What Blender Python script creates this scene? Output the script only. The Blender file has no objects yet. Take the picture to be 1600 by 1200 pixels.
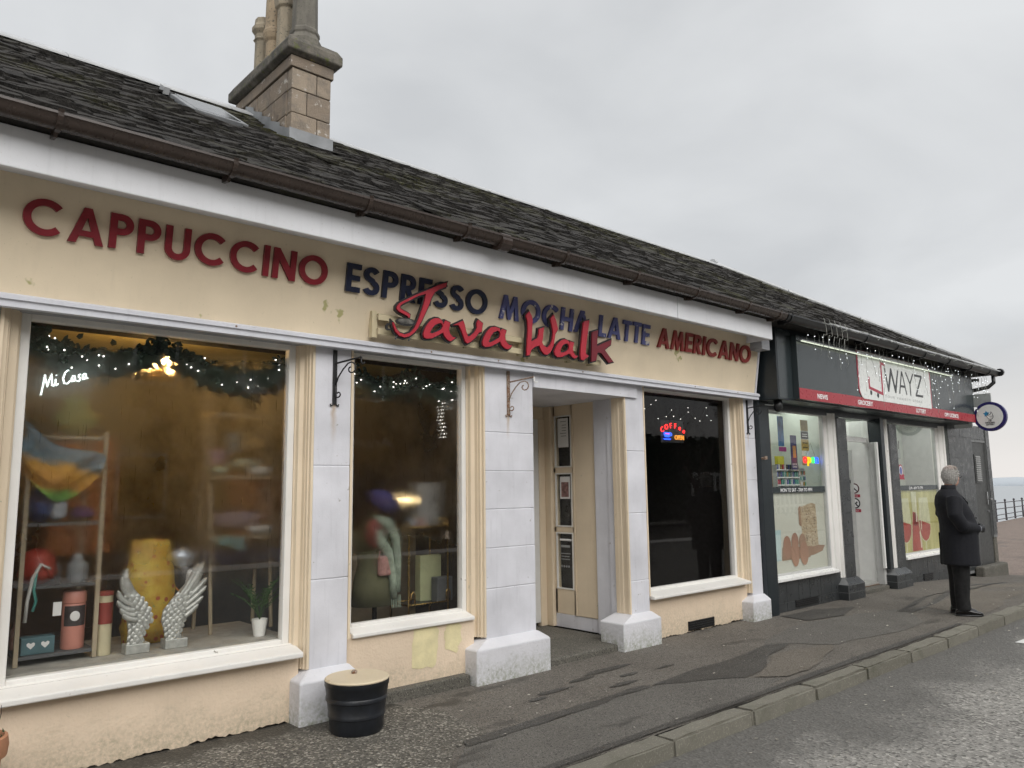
import bpy, bmesh, math, random
from mathutils import Vector, Matrix
rnd = random.Random(7)
PI = math.pi
sc = bpy.context.scene
COL = sc.collection

# ------------------------------------------------------------------ camera
cam = bpy.data.cameras.new('camera'); cam_o = bpy.data.objects.new('camera', cam); COL.objects.link(cam_o)
cam.sensor_width = 36.0; cam.lens = 27.135; cam.clip_start = 0.05; cam.clip_end = 5000
right = Vector((0.74387, -0.66821, -0.01215)); fwd = Vector((0.66354, 0.73626, 0.13277)).normalized()
up = right.cross(fwd).normalized(); right = fwd.cross(up).normalized()
mw = Matrix((right, up, -fwd)).transposed().to_4x4(); mw.translation = Vector((0.0, -5.0, 1.55))
cam_o.matrix_world = mw
sc.camera = cam_o

# ------------------------------------------------------------------ overcast sky and soft sun
SUN_EL, SUN_AZ = math.radians(38), math.radians(194)      # azimuth measured from +Y clockwise: behind the camera
w = bpy.data.worlds.new('World'); sc.world = w; w.use_nodes = True
nt = w.node_tree; nt.nodes.clear()
def N(t, **k):
    n = nt.nodes.new(t)
    for a, b in k.items(): setattr(n, a, b)
    return n
out = N('ShaderNodeOutputWorld'); bg = N('ShaderNodeBackground'); bg.inputs[1].default_value = 0.10
sky = N('ShaderNodeTexSky', sky_type='NISHITA', sun_disc=False, sun_elevation=SUN_EL, sun_rotation=SUN_AZ, dust_density=3.0)
tc = N('ShaderNodeTexCoord'); sep = N('ShaderNodeSeparateXYZ'); nt.links.new(tc.outputs['Generated'], sep.inputs[0])
zc = N('ShaderNodeMath', operation='MAXIMUM'); nt.links.new(sep.outputs[2], zc.inputs[0]); zc.inputs[1].default_value = 0.0
za = N('ShaderNodeMath', operation='ADD'); nt.links.new(zc.outputs[0], za.inputs[0]); za.inputs[1].default_value = 0.32
inv = N('ShaderNodeMath', operation='DIVIDE'); inv.inputs[0].default_value = 1.0; nt.links.new(za.outputs[0], inv.inputs[1])
vs = N('ShaderNodeVectorMath', operation='SCALE'); nt.links.new(tc.outputs['Generated'], vs.inputs[0]); nt.links.new(inv.outputs[0], vs.inputs['Scale'])
n1 = N('ShaderNodeTexNoise'); n1.inputs['Scale'].default_value = 1.9; n1.inputs['Detail'].default_value = 6; n1.inputs['Roughness'].default_value = 0.48; n1.inputs['Distortion'].default_value = 0.4
nt.links.new(vs.outputs[0], n1.inputs['Vector'])
cr = N('ShaderNodeValToRGB'); nt.links.new(n1.outputs['Fac'], cr.inputs[0])
cr.color_ramp.elements[0].position = 0.30; cr.color_ramp.elements[0].color = (0.55, 0.562, 0.575, 1)
cr.color_ramp.elements[1].position = 0.66; cr.color_ramp.elements[1].color = (0.70, 0.712, 0.72, 1)
# paler, slightly warm air towards the horizon
hr = N('ShaderNodeValToRGB'); nt.links.new(sep.outputs[2], hr.inputs[0])
hr.color_ramp.elements[0].position = 0.0; hr.color_ramp.elements[0].color = (1, 1, 1, 1)
hr.color_ramp.elements[1].position = 0.16; hr.color_ramp.elements[1].color = (0, 0, 0, 1)
hm = N('ShaderNodeMix', data_type='RGBA'); nt.links.new(hr.outputs[0], hm.inputs[0]); nt.links.new(cr.outputs[0], hm.inputs[6]); hm.inputs[7].default_value = (0.80, 0.765, 0.735, 1)
cs = N('ShaderNodeVectorMath', operation='SCALE'); nt.links.new(hm.outputs[2], cs.inputs[0]); cs.inputs['Scale'].default_value = 5.55
mx = N('ShaderNodeMix', data_type='RGBA'); mx.inputs[0].default_value = 0.96
nt.links.new(sky.outputs[0], mx.inputs[6]); nt.links.new(cs.outputs[0], mx.inputs[7])
nt.links.new(mx.outputs[2], bg.inputs[0]); nt.links.new(bg.outputs[0], out.inputs[0])

sun = bpy.data.lights.new('sun', 'SUN'); sun.energy = 1.5; sun.angle = math.radians(65); sun.color = (1.0, 0.975, 0.94)
sun_o = bpy.data.objects.new('sun', sun); COL.objects.link(sun_o)
sd = Vector((math.sin(SUN_AZ) * math.cos(SUN_EL), math.cos(SUN_AZ) * math.cos(SUN_EL), math.sin(SUN_EL)))
sun_o.rotation_euler = (-sd).to_track_quat('-Z', 'Y').to_euler()
sun_o.location = (0, -10, 20)

vsn = sc.view_settings; vsn.view_transform = 'Standard'; vsn.look = 'None'; vsn.gamma = 1; vsn.use_curve_mapping = False
vsn.exposure = 1.0
sc.cycles.use_denoising = True
sc.cycles.max_bounces = 6; sc.cycles.diffuse_bounces = 3; sc.cycles.glossy_bounces = 3; sc.cycles.transparent_max_bounces = 12
sc.cycles.use_adaptive_sampling = True; sc.cycles.adaptive_threshold = 0.035
sc.cycles.sample_clamp_indirect = 4

# ------------------------------------------------------------------ mesh helpers
class MB:
    def __init__(s): s.v = []; s.f = []
    def add(s, vs, fs):
        n = len(s.v); s.v += [tuple(v) for v in vs]; s.f += [tuple(i + n for i in f) for f in fs]; return s
    def box(s, x0, x1, y0, y1, z0, z1):
        return s.add([(x0,y0,z0),(x1,y0,z0),(x1,y1,z0),(x0,y1,z0),(x0,y0,z1),(x1,y0,z1),(x1,y1,z1),(x0,y1,z1)],
                     [(0,3,2,1),(4,5,6,7),(0,1,5,4),(1,2,6,5),(2,3,7,6),(3,0,4,7)])
    def obox(s, c, ax, ay, az, hx, hy, hz):                     # oriented box
        c, ax, ay, az = Vector(c), Vector(ax), Vector(ay), Vector(az)
        vs = [c + ax*hx*i + ay*hy*j + az*hz*k for k in (-1,1) for (i,j) in ((-1,-1),(1,-1),(1,1),(-1,1))]
        return s.add(vs, [(0,3,2,1),(4,5,6,7),(0,1,5,4),(1,2,6,5),(2,3,7,6),(3,0,4,7)])
    def prism(s, pts, axis, a, b):
        n = len(pts); f = {'x': lambda p,t:(t,p[0],p[1]), 'y': lambda p,t:(p[0],t,p[1]), 'z': lambda p,t:(p[0],p[1],t)}[axis]
        vs = [f(p,a) for p in pts] + [f(p,b) for p in pts]
        return s.add(vs, [tuple(range(n-1,-1,-1)), tuple(range(n,2*n))] + [(i,(i+1)%n,n+(i+1)%n,n+i) for i in range(n)])
    def tube(s, pts, r, n=8, closed=False, caps=True):
        P = [Vector(p) for p in pts]; m = len(P); R = r if isinstance(r,(list,tuple)) else [r]*m
        vs = []; prev = None
        for i in range(m):
            if closed: t = (P[(i+1)%m]-P[i-1])
            else: t = P[min(i+1,m-1)]-P[max(i-1,0)]
            t = t.normalized() if t.length > 1e-9 else Vector((0,0,1))
            if prev is None:
                a = Vector((0,0,1)) if abs(t.z) < .9 else Vector((1,0,0))
                u = t.cross(a).normalized()
            else:
                u = prev - t*prev.dot(t); u = u.normalized() if u.length > 1e-6 else t.orthogonal().normalized()
            prev = u; v = t.cross(u)
            vs += [P[i] + (u*math.cos(2*PI*k/n) + v*math.sin(2*PI*k/n))*R[i] for k in range(n)]
        fs = []
        for i in range(m if closed else m-1):
            j = (i+1) % m
            fs += [(i*n+k, i*n+(k+1)%n, j*n+(k+1)%n, j*n+k) for k in range(n)]
        if not closed and caps: fs += [tuple(range(n-1,-1,-1)), tuple(range((m-1)*n, m*n))]
        return s.add(vs, fs)
    def lathe(s, prof, c=(0,0,0), n=24, a0=0.0, sx=1.0, sy=1.0):
        vs = []; m = len(prof)
        for r, z in prof:
            vs += [(c[0]+sx*r*math.cos(a0+2*PI*k/n), c[1]+sy*r*math.sin(a0+2*PI*k/n), c[2]+z) for k in range(n)]
        fs = [(i*n+k, i*n+(k+1)%n, (i+1)*n+(k+1)%n, (i+1)*n+k) for i in range(m-1) for k in range(n)]
        fs += [tuple(range(n-1,-1,-1)), tuple(range((m-1)*n, m*n))]
        return s.add(vs, fs)
    def ell(s, c, r, nu=12, nv=8, M=None):
        if not isinstance(r,(tuple,list)): r = (r,r,r)
        vs = [(0,0,-1)] + [(math.sin(PI*j/nv)*math.cos(2*PI*i/nu), math.sin(PI*j/nv)*math.sin(2*PI*i/nu), -math.cos(PI*j/nv)) for j in range(1,nv) for i in range(nu)] + [(0,0,1)]
        vs = [Vector((x*r[0],y*r[1],z*r[2])) for x,y,z in vs]
        if M is not None: vs = [M @ v for v in vs]
        vs = [v + Vector(c) for v in vs]
        L = len(vs)-1
        fs = [(0,1+(i+1)%nu,1+i) for i in range(nu)]
        fs += [(1+j*nu+i,1+j*nu+(i+1)%nu,1+(j+1)*nu+(i+1)%nu,1+(j+1)*nu+i) for j in range(nv-2) for i in range(nu)]
        fs += [(1+(nv-2)*nu+i,1+(nv-2)*nu+(i+1)%nu,L) for i in range(nu)]
        return s.add(vs, fs)
    def rings(s, rings):                                         # loft closed rings of equal count, capped
        n = len(rings[0]); vs = [p for r in rings for p in r]; m = len(rings)
        fs = [(i*n+k, i*n+(k+1)%n, (i+1)*n+(k+1)%n, (i+1)*n+k) for i in range(m-1) for k in range(n)]
        fs += [tuple(range(n-1,-1,-1)), tuple(range((m-1)*n, m*n))]
        return s.add(vs, fs)
    def xform(s, M): s.v = [tuple(M @ Vector(v)) for v in s.v]; return s
    def mesh(s, name, recalc=True):
        me = bpy.data.meshes.new(name); me.from_pydata(s.v, [], s.f)
        if recalc:
            bm = bmesh.new(); bm.from_mesh(me); bmesh.ops.recalc_face_normals(bm, faces=bm.faces); bm.to_mesh(me); bm.free()
        me.update(); return me
    def build(s, name, mat, parent=None, smooth=False, bevel=0, recalc=True, seg=2):
        return link(name, s.mesh(name, recalc), mat, parent, smooth, bevel, seg)

def link(name, me, mat, parent=None, smooth=False, bevel=0, seg=2):
    if mat is not None and len(me.materials) == 0: me.materials.append(mat)
    o = bpy.data.objects.new(name, me); COL.objects.link(o)
    if smooth:
        for p in me.polygons: p.use_smooth = True
    if smooth == 'auto' or (smooth and bevel): me.set_sharp_from_angle(angle=math.radians(40))
    if bevel:
        b = o.modifiers.new('bevel','BEVEL'); b.width = bevel; b.segments = seg; b.limit_method = 'ANGLE'; b.angle_limit = math.radians(40)
    if parent is not None: par(o, parent)
    return o
def par(o, p):
    """children keep the world coordinates they were built in"""
    o.parent = p; o.matrix_parent_inverse = Matrix.Translation(-root_loc(p))
def root_loc(p):
    # meshes are built in world coordinates with their origin at 0, so only Empties shift their children
    return Vector(p.location) if p.type == 'EMPTY' else Vector((0,0,0))
def empty(name, loc=(0,0,0), label=None, cat=None, group=None, kind=None):
    o = bpy.data.objects.new(name, None); COL.objects.link(o); o.location = loc; o.empty_display_size = .1
    return tag(o, label, cat, group, kind)
def tag(o, label=None, cat=None, group=None, kind=None):
    if label: o['label'] = label
    if cat: o['category'] = cat
    if group: o['group'] = group
    if kind: o['kind'] = kind
    return o
def eval_mesh(cu, name):
    t = bpy.data.objects.new('tmp', cu)
    me = bpy.data.meshes.new_from_object(t); me.name = name
    bpy.data.objects.remove(t); bpy.data.curves.remove(cu)
    return me
def shape(name, loops, mat, parent=None, M=None, ext=.01, offset=0.0):
    """flat outline with holes, given real thickness; local x,y in the sheet, M puts it in the world"""
    cu = bpy.data.curves.new(name,'CURVE'); cu.dimensions = '2D'; cu.fill_mode = 'BOTH'; cu.extrude = ext; cu.offset = offset
    for lp in loops:
        sp = cu.splines.new('POLY'); sp.points.add(len(lp)-1)
        for p, q in zip(sp.points, lp): p.co = (q[0], q[1], 0, 1)
        sp.use_cyclic_u = True
    me = eval_mesh(cu, name)
    if M is not None: me.transform(M)
    me.materials.clear()
    return link(name, me, mat, parent)
def face_front(y, x=0, z=0):                                       # sheet x->X, y->Z, seen from -Y
    return Matrix.Translation((x,y,z)) @ Matrix.Rotation(PI/2, 4, 'X')
def text(name, s, mat, M, size, width=None, parent=None, ext=.002, bold=0.0, align='CENTER', spacing=1.0):
    cu = bpy.data.curves.new(name,'FONT'); cu.body = s; cu.size = size; cu.extrude = ext; cu.offset = bold; cu.align_x = align; cu.space_character = spacing
    cu.resolution_u = 3
    me = eval_mesh(cu, name)
    if width and len(me.vertices):
        xs = [v.co.x for v in me.vertices]; k = width / max(1e-6, max(xs)-min(xs)); me.transform(Matrix.Diagonal((k,1,1,1)))
    me.transform(M); me.materials.clear()
    return link(name, me, mat, parent)
# ------------------------------------------------------------------ materials
class NT:
    def __init__(s, name):
        s.m = bpy.data.materials.new(name); s.m.use_nodes = True; s.t = s.m.node_tree; s.t.nodes.clear()
        s.out = s.n('ShaderNodeOutputMaterial'); s.geo = s.n('ShaderNodeNewGeometry'); s.pos = s.geo.outputs['Position']
    def n(s, t, **k):
        o = s.t.nodes.new(t)
        for a, b in k.items(): setattr(o, a, b)
        return o
    def l(s, a, b): s.t.links.new(a, b)
    def noise(s, scale, detail=4, rough=.55, vec=None, stretch=None, dist=0.0):
        v = vec or s.pos
        if stretch:
            mp = s.n('ShaderNodeVectorMath', operation='MULTIPLY'); s.l(v, mp.inputs[0]); mp.inputs[1].default_value = stretch; v = mp.outputs[0]
        o = s.n('ShaderNodeTexNoise'); s.l(v, o.inputs['Vector'])
        o.inputs['Scale'].default_value = scale; o.inputs['Detail'].default_value = detail; o.inputs['Roughness'].default_value = rough; o.inputs['Distortion'].default_value = dist
        return o.outputs['Fac']
    def ramp(s, fac, a, b, ca=0.0, cb=1.0):
        o = s.n('ShaderNodeMapRange'); s.l(fac, o.inputs[0]); o.inputs[1].default_value = a; o.inputs[2].default_value = b; o.inputs[3].default_value = ca; o.inputs[4].default_value = cb
        return o.outputs[0]
    def mix(s, fac, a, b):
        o = s.n('ShaderNodeMix', data_type='RGBA')
        for i, x in ((0,fac),(6,a),(7,b)):
            if isinstance(x,(int,float)): o.inputs[i].default_value = x
            elif isinstance(x,(tuple,list)): o.inputs[i].default_value = (*x[:3],1)
            else: s.l(x, o.inputs[i])
        return o.outputs[2]
    def math(s, op, a, b=0.0):
        o = s.n('ShaderNodeMath', operation=op)
        for i, x in ((0,a),(1,b)):
            if isinstance(x,(int,float)): o.inputs[i].default_value = x
            else: s.l(x, o.inputs[i])
        return o.outputs[0]
    def xyz(s):
        o = s.n('ShaderNodeSeparateXYZ'); s.l(s.pos, o.inputs[0]); return o.outputs
    def bsdf(s, col, rough=.6, metal=0.0, bump=None, bstr=.3, bdist=.01, spec=.5, coat=0.0):
        p = s.n('ShaderNodeBsdfPrincipled')
        for k, x in (('Base Color',col),('Roughness',rough),('Metallic',metal),('Specular IOR Level',spec),('Coat Weight',coat)):
            if isinstance(x,(int,float)): p.inputs[k].default_value = x
            elif isinstance(x,(tuple,list)): p.inputs[k].default_value = (*x[:3],1)
            else: s.l(x, p.inputs[k])
        if bump is not None:
            b = s.n('ShaderNodeBump'); b.inputs['Strength'].default_value = bstr; b.inputs['Distance'].default_value = bdist
            s.l(bump, b.inputs['Height']); s.l(b.outputs[0], p.inputs['Normal'])
        return p
    def done(s, sh): s.l(sh.outputs[0] if hasattr(sh,'outputs') else sh, s.out.inputs[0]); return s.m
def plain(name, col, rough=.5, metal=0.0, var=.12, vs=9.0, bump=0.0, bs=60.0, spec=.5, coat=0.0):
    t = NT(name); f = t.ramp(t.noise(vs,5), .3, .7)
    c = t.mix(f, [x*(1-var) for x in col], [min(1,x*(1+var)) for x in col])
    r = t.ramp(t.noise(vs*2.3,3), .3, .7, max(.03,rough*.85), min(1,rough*1.15))
    return t.done(t.bsdf(c, r, metal, t.noise(bs,4) if bump else None, bump, .004, spec, coat))
def glow(name, col, strength):
    t = NT(name); e = t.n('ShaderNodeEmission'); e.inputs[0].default_value = (*col,1); e.inputs[1].default_value = strength
    return t.done(e)
def paint(name, col, dirt=(.30,.26,.20), chips=None, rough=.55, blotch=.08, streak=.35, low=None, bump=.25, bs=90.0, stain=None):
    """old masonry or timber paint: faint blotches, drips, flakes, optional splash dirt with an uneven upper edge"""
    t = NT(name); x, y, z = t.xyz()
    c = t.mix(t.ramp(t.noise(2.2,5), .3,.7), [k*(1-blotch) for k in col], [min(1,k*(1+blotch*.6)) for k in col])
    st = t.noise(3.0, 5, .6, stretch=(9,9,.7)); c = t.mix(t.math('MULTIPLY', t.ramp(st,.55,.8), streak), c, [k*.62 for k in col])
    c = t.mix(t.ramp(t.noise(70,3), .68,.78, 0,.55), c, dirt)
    if chips:
        c = t.mix(t.ramp(t.noise(chips[1],4,.65), chips[2], chips[2]+.03), c, chips[0])
    if low:                                                      # (colour, height, strength)
        ed = t.math('ADD', z, t.ramp(t.noise(9,4,.7), .2,.8, -low[1]*.55, low[1]*.55))
        f = t.math('MULTIPLY', t.ramp(ed, 0.0, low[1], low[2], 0.0), t.ramp(t.noise(38,5,.7), .36,.62))
        c = t.mix(f, c, low[0])
    if stain:                                                   # rust runs below iron fixings: (x, top, length, half width)
        for (sx,sz,sl,sw) in stain:
            dx = t.math('ABSOLUTE', t.math('SUBTRACT', t.math('ADD', x, t.ramp(t.noise(14,3),.2,.8,-.012,.012)), sx))
            f = t.math('MULTIPLY', t.ramp(dx, 0.0, sw, 1.0, 0.0), t.math('MULTIPLY', t.ramp(z, sz-sl, sz, 0.0, .75), t.ramp(z, sz, sz+.01, 1.0, 0.0)))
            c = t.mix(f, c, (.36,.22,.07))
    h = t.math('ADD', t.math('MULTIPLY', t.noise(bs,4), 1.0), t.math('MULTIPLY', t.noise(bs*.16,3), 1.5))
    return t.done(t.bsdf(c, rough, 0, h, bump, .006))
M = {}
M['cream_board'] = paint('cream_board', (.73,.62,.455), dirt=(.34,.32,.16), streak=.15, chips=((.40,.37,.17),3.2,.68), bump=.08)
M['peach_wall'] = paint('peach_wall', (.75,.61,.46), dirt=(.42,.36,.22), low=((.36,.32,.22),.26,.75), bump=.5, bs=55, blotch=.07, streak=.12)
M['lilac'] = paint('lilac', (.67,.672,.715), blotch=.17, dirt=(.40,.39,.38), chips=((.40,.39,.38),13,.665), streak=.38, bump=.12, stain=[(2.765,2.165,.30,.03),(4.455,2.175,.22,.025),(8.31,2.165,.2,.02)])
M['lilac_base'] = paint('lilac_base', (.66,.66,.69), chips=((.40,.41,.41),14,.70), low=((.20,.22,.13),.20,.8), streak=.1, bump=.6, bs=40)
M['lilac_trim'] = paint('lilac_trim', (.62,.63,.68), chips=((.3,.22,.15),8,.74), streak=.25, bump=.08)
M['white_trim'] = paint('white_trim', (.77,.755,.72), chips=((.33,.31,.27),18,.69), streak=.2, bump=.12)
M['white_sill'] = paint('white_sill', (.76,.745,.71), chips=((.45,.42,.38),20,.71), streak=.15, bump=.12)
M['beige'] = paint('beige', (.73,.61,.45), chips=((.5,.46,.33),16,.70), streak=.15, bump=.1)
M['fascia_white'] = paint('fascia_white', (.74,.75,.78), chips=((.30,.28,.26),11,.735), streak=.22, bump=.08)
M['soffit'] = plain('soffit', (.33,.34,.36), .7, bump=.1)
M['white_door'] = plain('white_door', (.70,.70,.68), .35, var=.05)
M['grey_white'] = plain('grey_white', (.50,.50,.49), .4, var=.08, bump=.05)
M['white_gloss'] = plain('white_gloss', (.80,.80,.78), .3, var=.04)
M['green_patch'] = plain('green_patch', (.72,.64,.38), .6, var=.12, bump=.5, bs=55)
M['letter_red'] = plain('letter_red', (.22,.012,.022), .35, var=.15, bump=.05)
M['letter_red_old'] = paint('letter_red_old', (.25,.025,.02), chips=((.34,.10,.06),28,.66), streak=.3, bump=.1)
M['letter_navy'] = plain('letter_navy', (.012,.018,.05), .35, var=.25)
M['letter_blue'] = paint('letter_blue', (.085,.095,.25), dirt=(.3,.3,.35), chips=((.55,.53,.52),17,.62), streak=.4, bump=.1)
M['sign_red'] = paint('sign_red', (.42,.018,.035), dirt=(.5,.2,.2), chips=((.48,.14,.15),30,.70), streak=.15, bump=.05, rough=.4)
M['sign_dark_red'] = plain('sign_dark_red', (.16,.008,.018), .4)
M['sign_black'] = plain('sign_black', (.012,.011,.012), .45)
M['rail_cream'] = paint('rail_cream', (.58,.50,.33), chips=((.28,.26,.14),9,.62), streak=.4, bump=.05)
M['brown_plastic'] = plain('brown_plastic', (.045,.032,.026), .28, var=.15)
M['black_plastic'] = plain('black_plastic', (.012,.013,.014), .32, var=.2)
M['black_metal'] = plain('black_metal', (.010,.010,.011), .45, var=.2, bump=.1)
M['rust_metal'] = paint('rust_metal', (.30,.24,.19), chips=((.16,.07,.03),60,.5), rough=.7, streak=.3)
M['lead'] = plain('lead', (.22,.23,.24), .5, var=.25, vs=5, bump=.2, bs=20)
M['zinc'] = plain('zinc', (.42,.43,.44), .45, var=.12)
M['brass'] = plain('brass', (.55,.36,.12), .25, 1.0)
M['silver'] = plain('silver', (.46,.47,.45), .45, .45, var=.25, vs=30)
M['chrome'] = plain('chrome', (.6,.6,.6), .18, 1.0)
M['dark_panel'] = plain('dark_panel', (.030,.039,.042), .22, var=.06, spec=.55)
M['dark_side'] = plain('dark_side', (.016,.022,.026), .35, var=.1)
M['red_panel'] = plain('red_panel', (.33,.014,.026), .3, var=.05)
M['white_panel'] = plain('white_panel', (.70,.72,.70), .3, var=.04)
M['white_print'] = plain('white_print', (.75,.75,.75), .4, var=.03)
M['grey_print'] = plain('grey_print', (.30,.31,.31), .4, var=.03)
M['black_print'] = plain('black_print', (.018,.02,.022), .35, var=.05)
M['red_print'] = plain('red_print', (.36,.02,.05), .35, var=.05)
M['navy_plastic'] = plain('navy_plastic', (.018,.014,.11), .3, var=.1)
M['blue_print'] = plain('blue_print', (.02,.22,.42), .4)
M['grey_box'] = plain('grey_box', (.40,.42,.41), .5)
M['white_cable'] = plain('white_cable', (.30,.31,.28), .5)
M['terracotta'] = plain('terracotta', (.46,.22,.12), .75, bump=.3)
M['soil'] = plain('soil', (.03,.025,.015), .95, bump=.8)
M['twig'] = plain('twig', (.07,.04,.03), .8)
M['tub_black'] = plain('tub_black', (.010,.012,.016), .38, var=.3, vs=14, bump=.15)
M['lid_cream'] = paint('lid_cream', (.66,.56,.40), chips=((.45,.33,.18),12,.64), streak=0, bump=.3)
M['iron_rail'] = plain('iron_rail', (.05,.045,.05), .6)
def m_tile():
    t = NT('dark_tile'); f = t.noise(3.5,4); c = t.mix(t.ramp(f,.3,.7), (.028,.031,.033), (.052,.056,.058))
    c = t.mix(t.ramp(t.noise(5,5,.6,stretch=(6,4,.6)),.6,.8,0,.5), c, (.10,.105,.10))
    return t.done(t.bsdf(c, t.ramp(t.noise(9,3),.3,.7,.22,.42), 0, t.noise(30,3), .05, .003))
M['tile'] = m_tile()
M['grout'] = plain('grout', (.16,.165,.165), .8)
def m_slate():
    t = NT('slate'); oi = t.n('ShaderNodeObjectInfo'); at = t.n('ShaderNodeAttribute'); at.attribute_name = 'slate_tone'
    tone = t.math('FRACT', t.math('ADD', at.outputs['Fac'], t.math('MULTIPLY', oi.outputs['Random'], 3.0)))
    c = t.mix(tone, (.026,.025,.0245), (.050,.0475,.045))
    c = t.mix(t.ramp(t.noise(30,4,.7), .45,.75), c, (.080,.075,.068))
    x, y, z = t.xyz()
    # moss grows thickest below the chimney and near the hip
    d = t.math('ADD', t.noise(1.1,4,.6), t.math('MULTIPLY', t.ramp(z, 3.6,5.3), .10))
    moss = t.math('MULTIPLY', t.ramp(d,.52,.68), t.ramp(t.noise(26,5,.7),.42,.6))
    c = t.mix(t.math('MULTIPLY',moss,.75), c, (.080,.080,.030))
    h = t.math('ADD', t.noise(45,5,.7), t.math('MULTIPLY', t.noise(9,3), 1.5))
    return t.done(t.bsdf(c, t.ramp(t.noise(12,3),.3,.7,.7,.95), 0, h, 1.0, .02, .12))
M['slate'] = m_slate()
def m_stone():
    t = NT('chimney_stone'); oi = t.n('ShaderNodeObjectInfo')
    c = t.mix(oi.outputs['Random'], (.21,.168,.128), (.31,.255,.195))
    c = t.mix(t.ramp(t.noise(7,4,.65),.45,.7), c, (.17,.145,.12))
    c = t.mix(t.ramp(t.noise(11,4,.7),.60,.68), c, (.48,.45,.41))
    c = t.mix(t.ramp(t.noise(3,5,.6),.62,.72,0,.8), c, (.085,.065,.055))
    return t.done(t.bsdf(c, .9, 0, t.math('ADD',t.noise(60,4,.7),t.noise(12,4)), .7, .012))
M['stone'] = m_stone()
def m_cope():
    t = NT('cope_stone'); c = t.mix(t.ramp(t.noise(9,4,.65),.4,.65), (.075,.07,.06), (.16,.145,.12))
    c = t.mix(t.ramp(t.noise(15,4,.7),.58,.66), c, (.10,.11,.04))
    c = t.mix(t.ramp(t.noise(6,4),.66,.70), c, (.36,.29,.06))
    return t.done(t.bsdf(c, .92, 0, t.noise(50,4,.7), .8, .012))
M['cope'] = m_cope()
def m_pot(name, a, b):
    t = NT(name); c = t.mix(t.ramp(t.noise(8,4,.65,stretch=(1,1,.5)),.4,.65), a, b)
    c = t.mix(t.ramp(t.noise(40,4,.7),.58,.66), c, (.07,.065,.05))
    return t.done(t.bsdf(c, .8, 0, t.noise(50,5), .4, .006))
M['pot_buff'] = m_pot('pot_buff', (.30,.255,.185), (.20,.175,.13)); M['pot_grey'] = m_pot('pot_grey', (.15,.14,.115), (.10,.092,.078)); M['pot_tan'] = m_pot('pot_tan', (.34,.265,.175), (.27,.21,.14))
def m_ground(name, a, b, chip, chipscale, chipamt, wet=None, rough=.85, bump=.6):
    """bitmac: bound stone chips, damp stains with edges of their own"""
    t = NT(name); x, y, z = t.xyz()
    vo = t.n('ShaderNodeTexVoronoi'); t.l(t.pos, vo.inputs['Vector']); vo.inputs['Scale'].default_value = chipscale
    g = t.n('ShaderNodeSeparateColor'); t.l(vo.outputs['Color'], g.inputs[0])
    c = t.mix(t.ramp(t.noise(1.7,5,.6),.3,.7), a, b)
    c = t.mix(t.math('MULTIPLY', t.ramp(g.outputs[0], 1-chipamt, 1.0), .8), c, chip)
    c = t.mix(t.math('MULTIPLY', t.ramp(g.outputs[1], .66, .9), .8), c, [k*.35 for k in a])
    r = rough
    if wet:
        f = wet(t, x, y); c = t.mix(f, c, [k*.42 for k in a]); r = t.mix(f, (rough,)*3, (.58,)*3)
    h = t.math('ADD', vo.outputs['Distance'], t.math('MULTIPLY', t.noise(6,4), .6))
    return t.done(t.bsdf(c, r, 0, h, bump, .006, .4))
def wet_pave(t, x, y):
    n = t.noise(1.3,4,.62,stretch=(.6,1.5,1)); return t.math('MULTIPLY', t.ramp(n,.60,.66), .8)
def wet_wall(t, x, y):
    e = t.math('ADD', y, t.ramp(t.noise(2.4,5,.65), .25,.75, -.16,.16)); return t.ramp(e, -.24, -.10, 0.0, .85)
def wet_road(t, x, y):
    # the gutter by the kerb is damp and silted, with a ragged edge
    e = t.math('ADD', y, t.ramp(t.noise(.9,4,.6), .25,.75, -.55,.55))
    f = t.ramp(e, -2.95, -2.35, 0.0, .80)
    n = t.noise(.55,4,.6,stretch=(.5,1.6,1)); return t.math('MAXIMUM', f, t.math('MULTIPLY', t.ramp(n,.60,.72), .45))
M['pave_old'] = m_ground('pave_old', (.130,.117,.100), (.172,.157,.136), (.30,.28,.24), 120, .09, wet_pave)
M['pave_coarse'] = m_ground('pave_coarse', (.100,.092,.077), (.140,.130,.110), (.46,.43,.37), 80, .34, wet_wall, bump=.9)
M['pave_patch'] = m_ground('pave_patch', (.122,.114,.101), (.155,.146,.130), (.25,.24,.22), 140, .08, wet_pave)
M['pave_dark'] = m_ground('pave_dark', (.062,.058,.052), (.085,.080,.071), (.20,.19,.17), 130, .14, None, rough=.6)
M['pave_light'] = m_ground('pave_light', (.150,.132,.108), (.180,.160,.132), (.32,.29,.25), 160, .12, None)
M['step_stone'] = m_ground('step_stone', (.10,.095,.08), (.15,.14,.12), (.25,.24,.2), 120, .1, None)
M['road'] = m_ground('road', (.235,.226,.207), (.30,.29,.267), (.50,.48,.44), 52, .30, wet_road, bump=.9)
M['promenade'] = m_ground('promenade', (.20,.155,.130), (.25,.20,.17), (.3,.26,.22), 60, .1, wet_pave)
def m_kerb():
    t = NT('kerb_concrete'); oi = t.n('ShaderNodeObjectInfo')
    c = t.mix(oi.outputs['Random'], (.145,.137,.110), (.195,.185,.152))
    c = t.mix(t.ramp(t.noise(80,4),.55,.7), c, (.30,.28,.23)); c = t.mix(t.ramp(t.noise(5,4,.65),.52,.75,0,.6), c, (.095,.098,.068))
    return t.done(t.bsdf(c, .9, 0, t.noise(70,5,.7), .6, .008))
M['kerb'] = m_kerb()
def m_sea():
    t = NT('sea'); h = t.noise(.9,5,.6,stretch=(1,.5,1)); b = t.noise(.12,4)
    c = t.mix(b, (.28,.31,.33), (.36,.39,.41))
    return t.done(t.bsdf(c, .3, 0, t.math('ADD',h,b), .5, .3))
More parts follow.
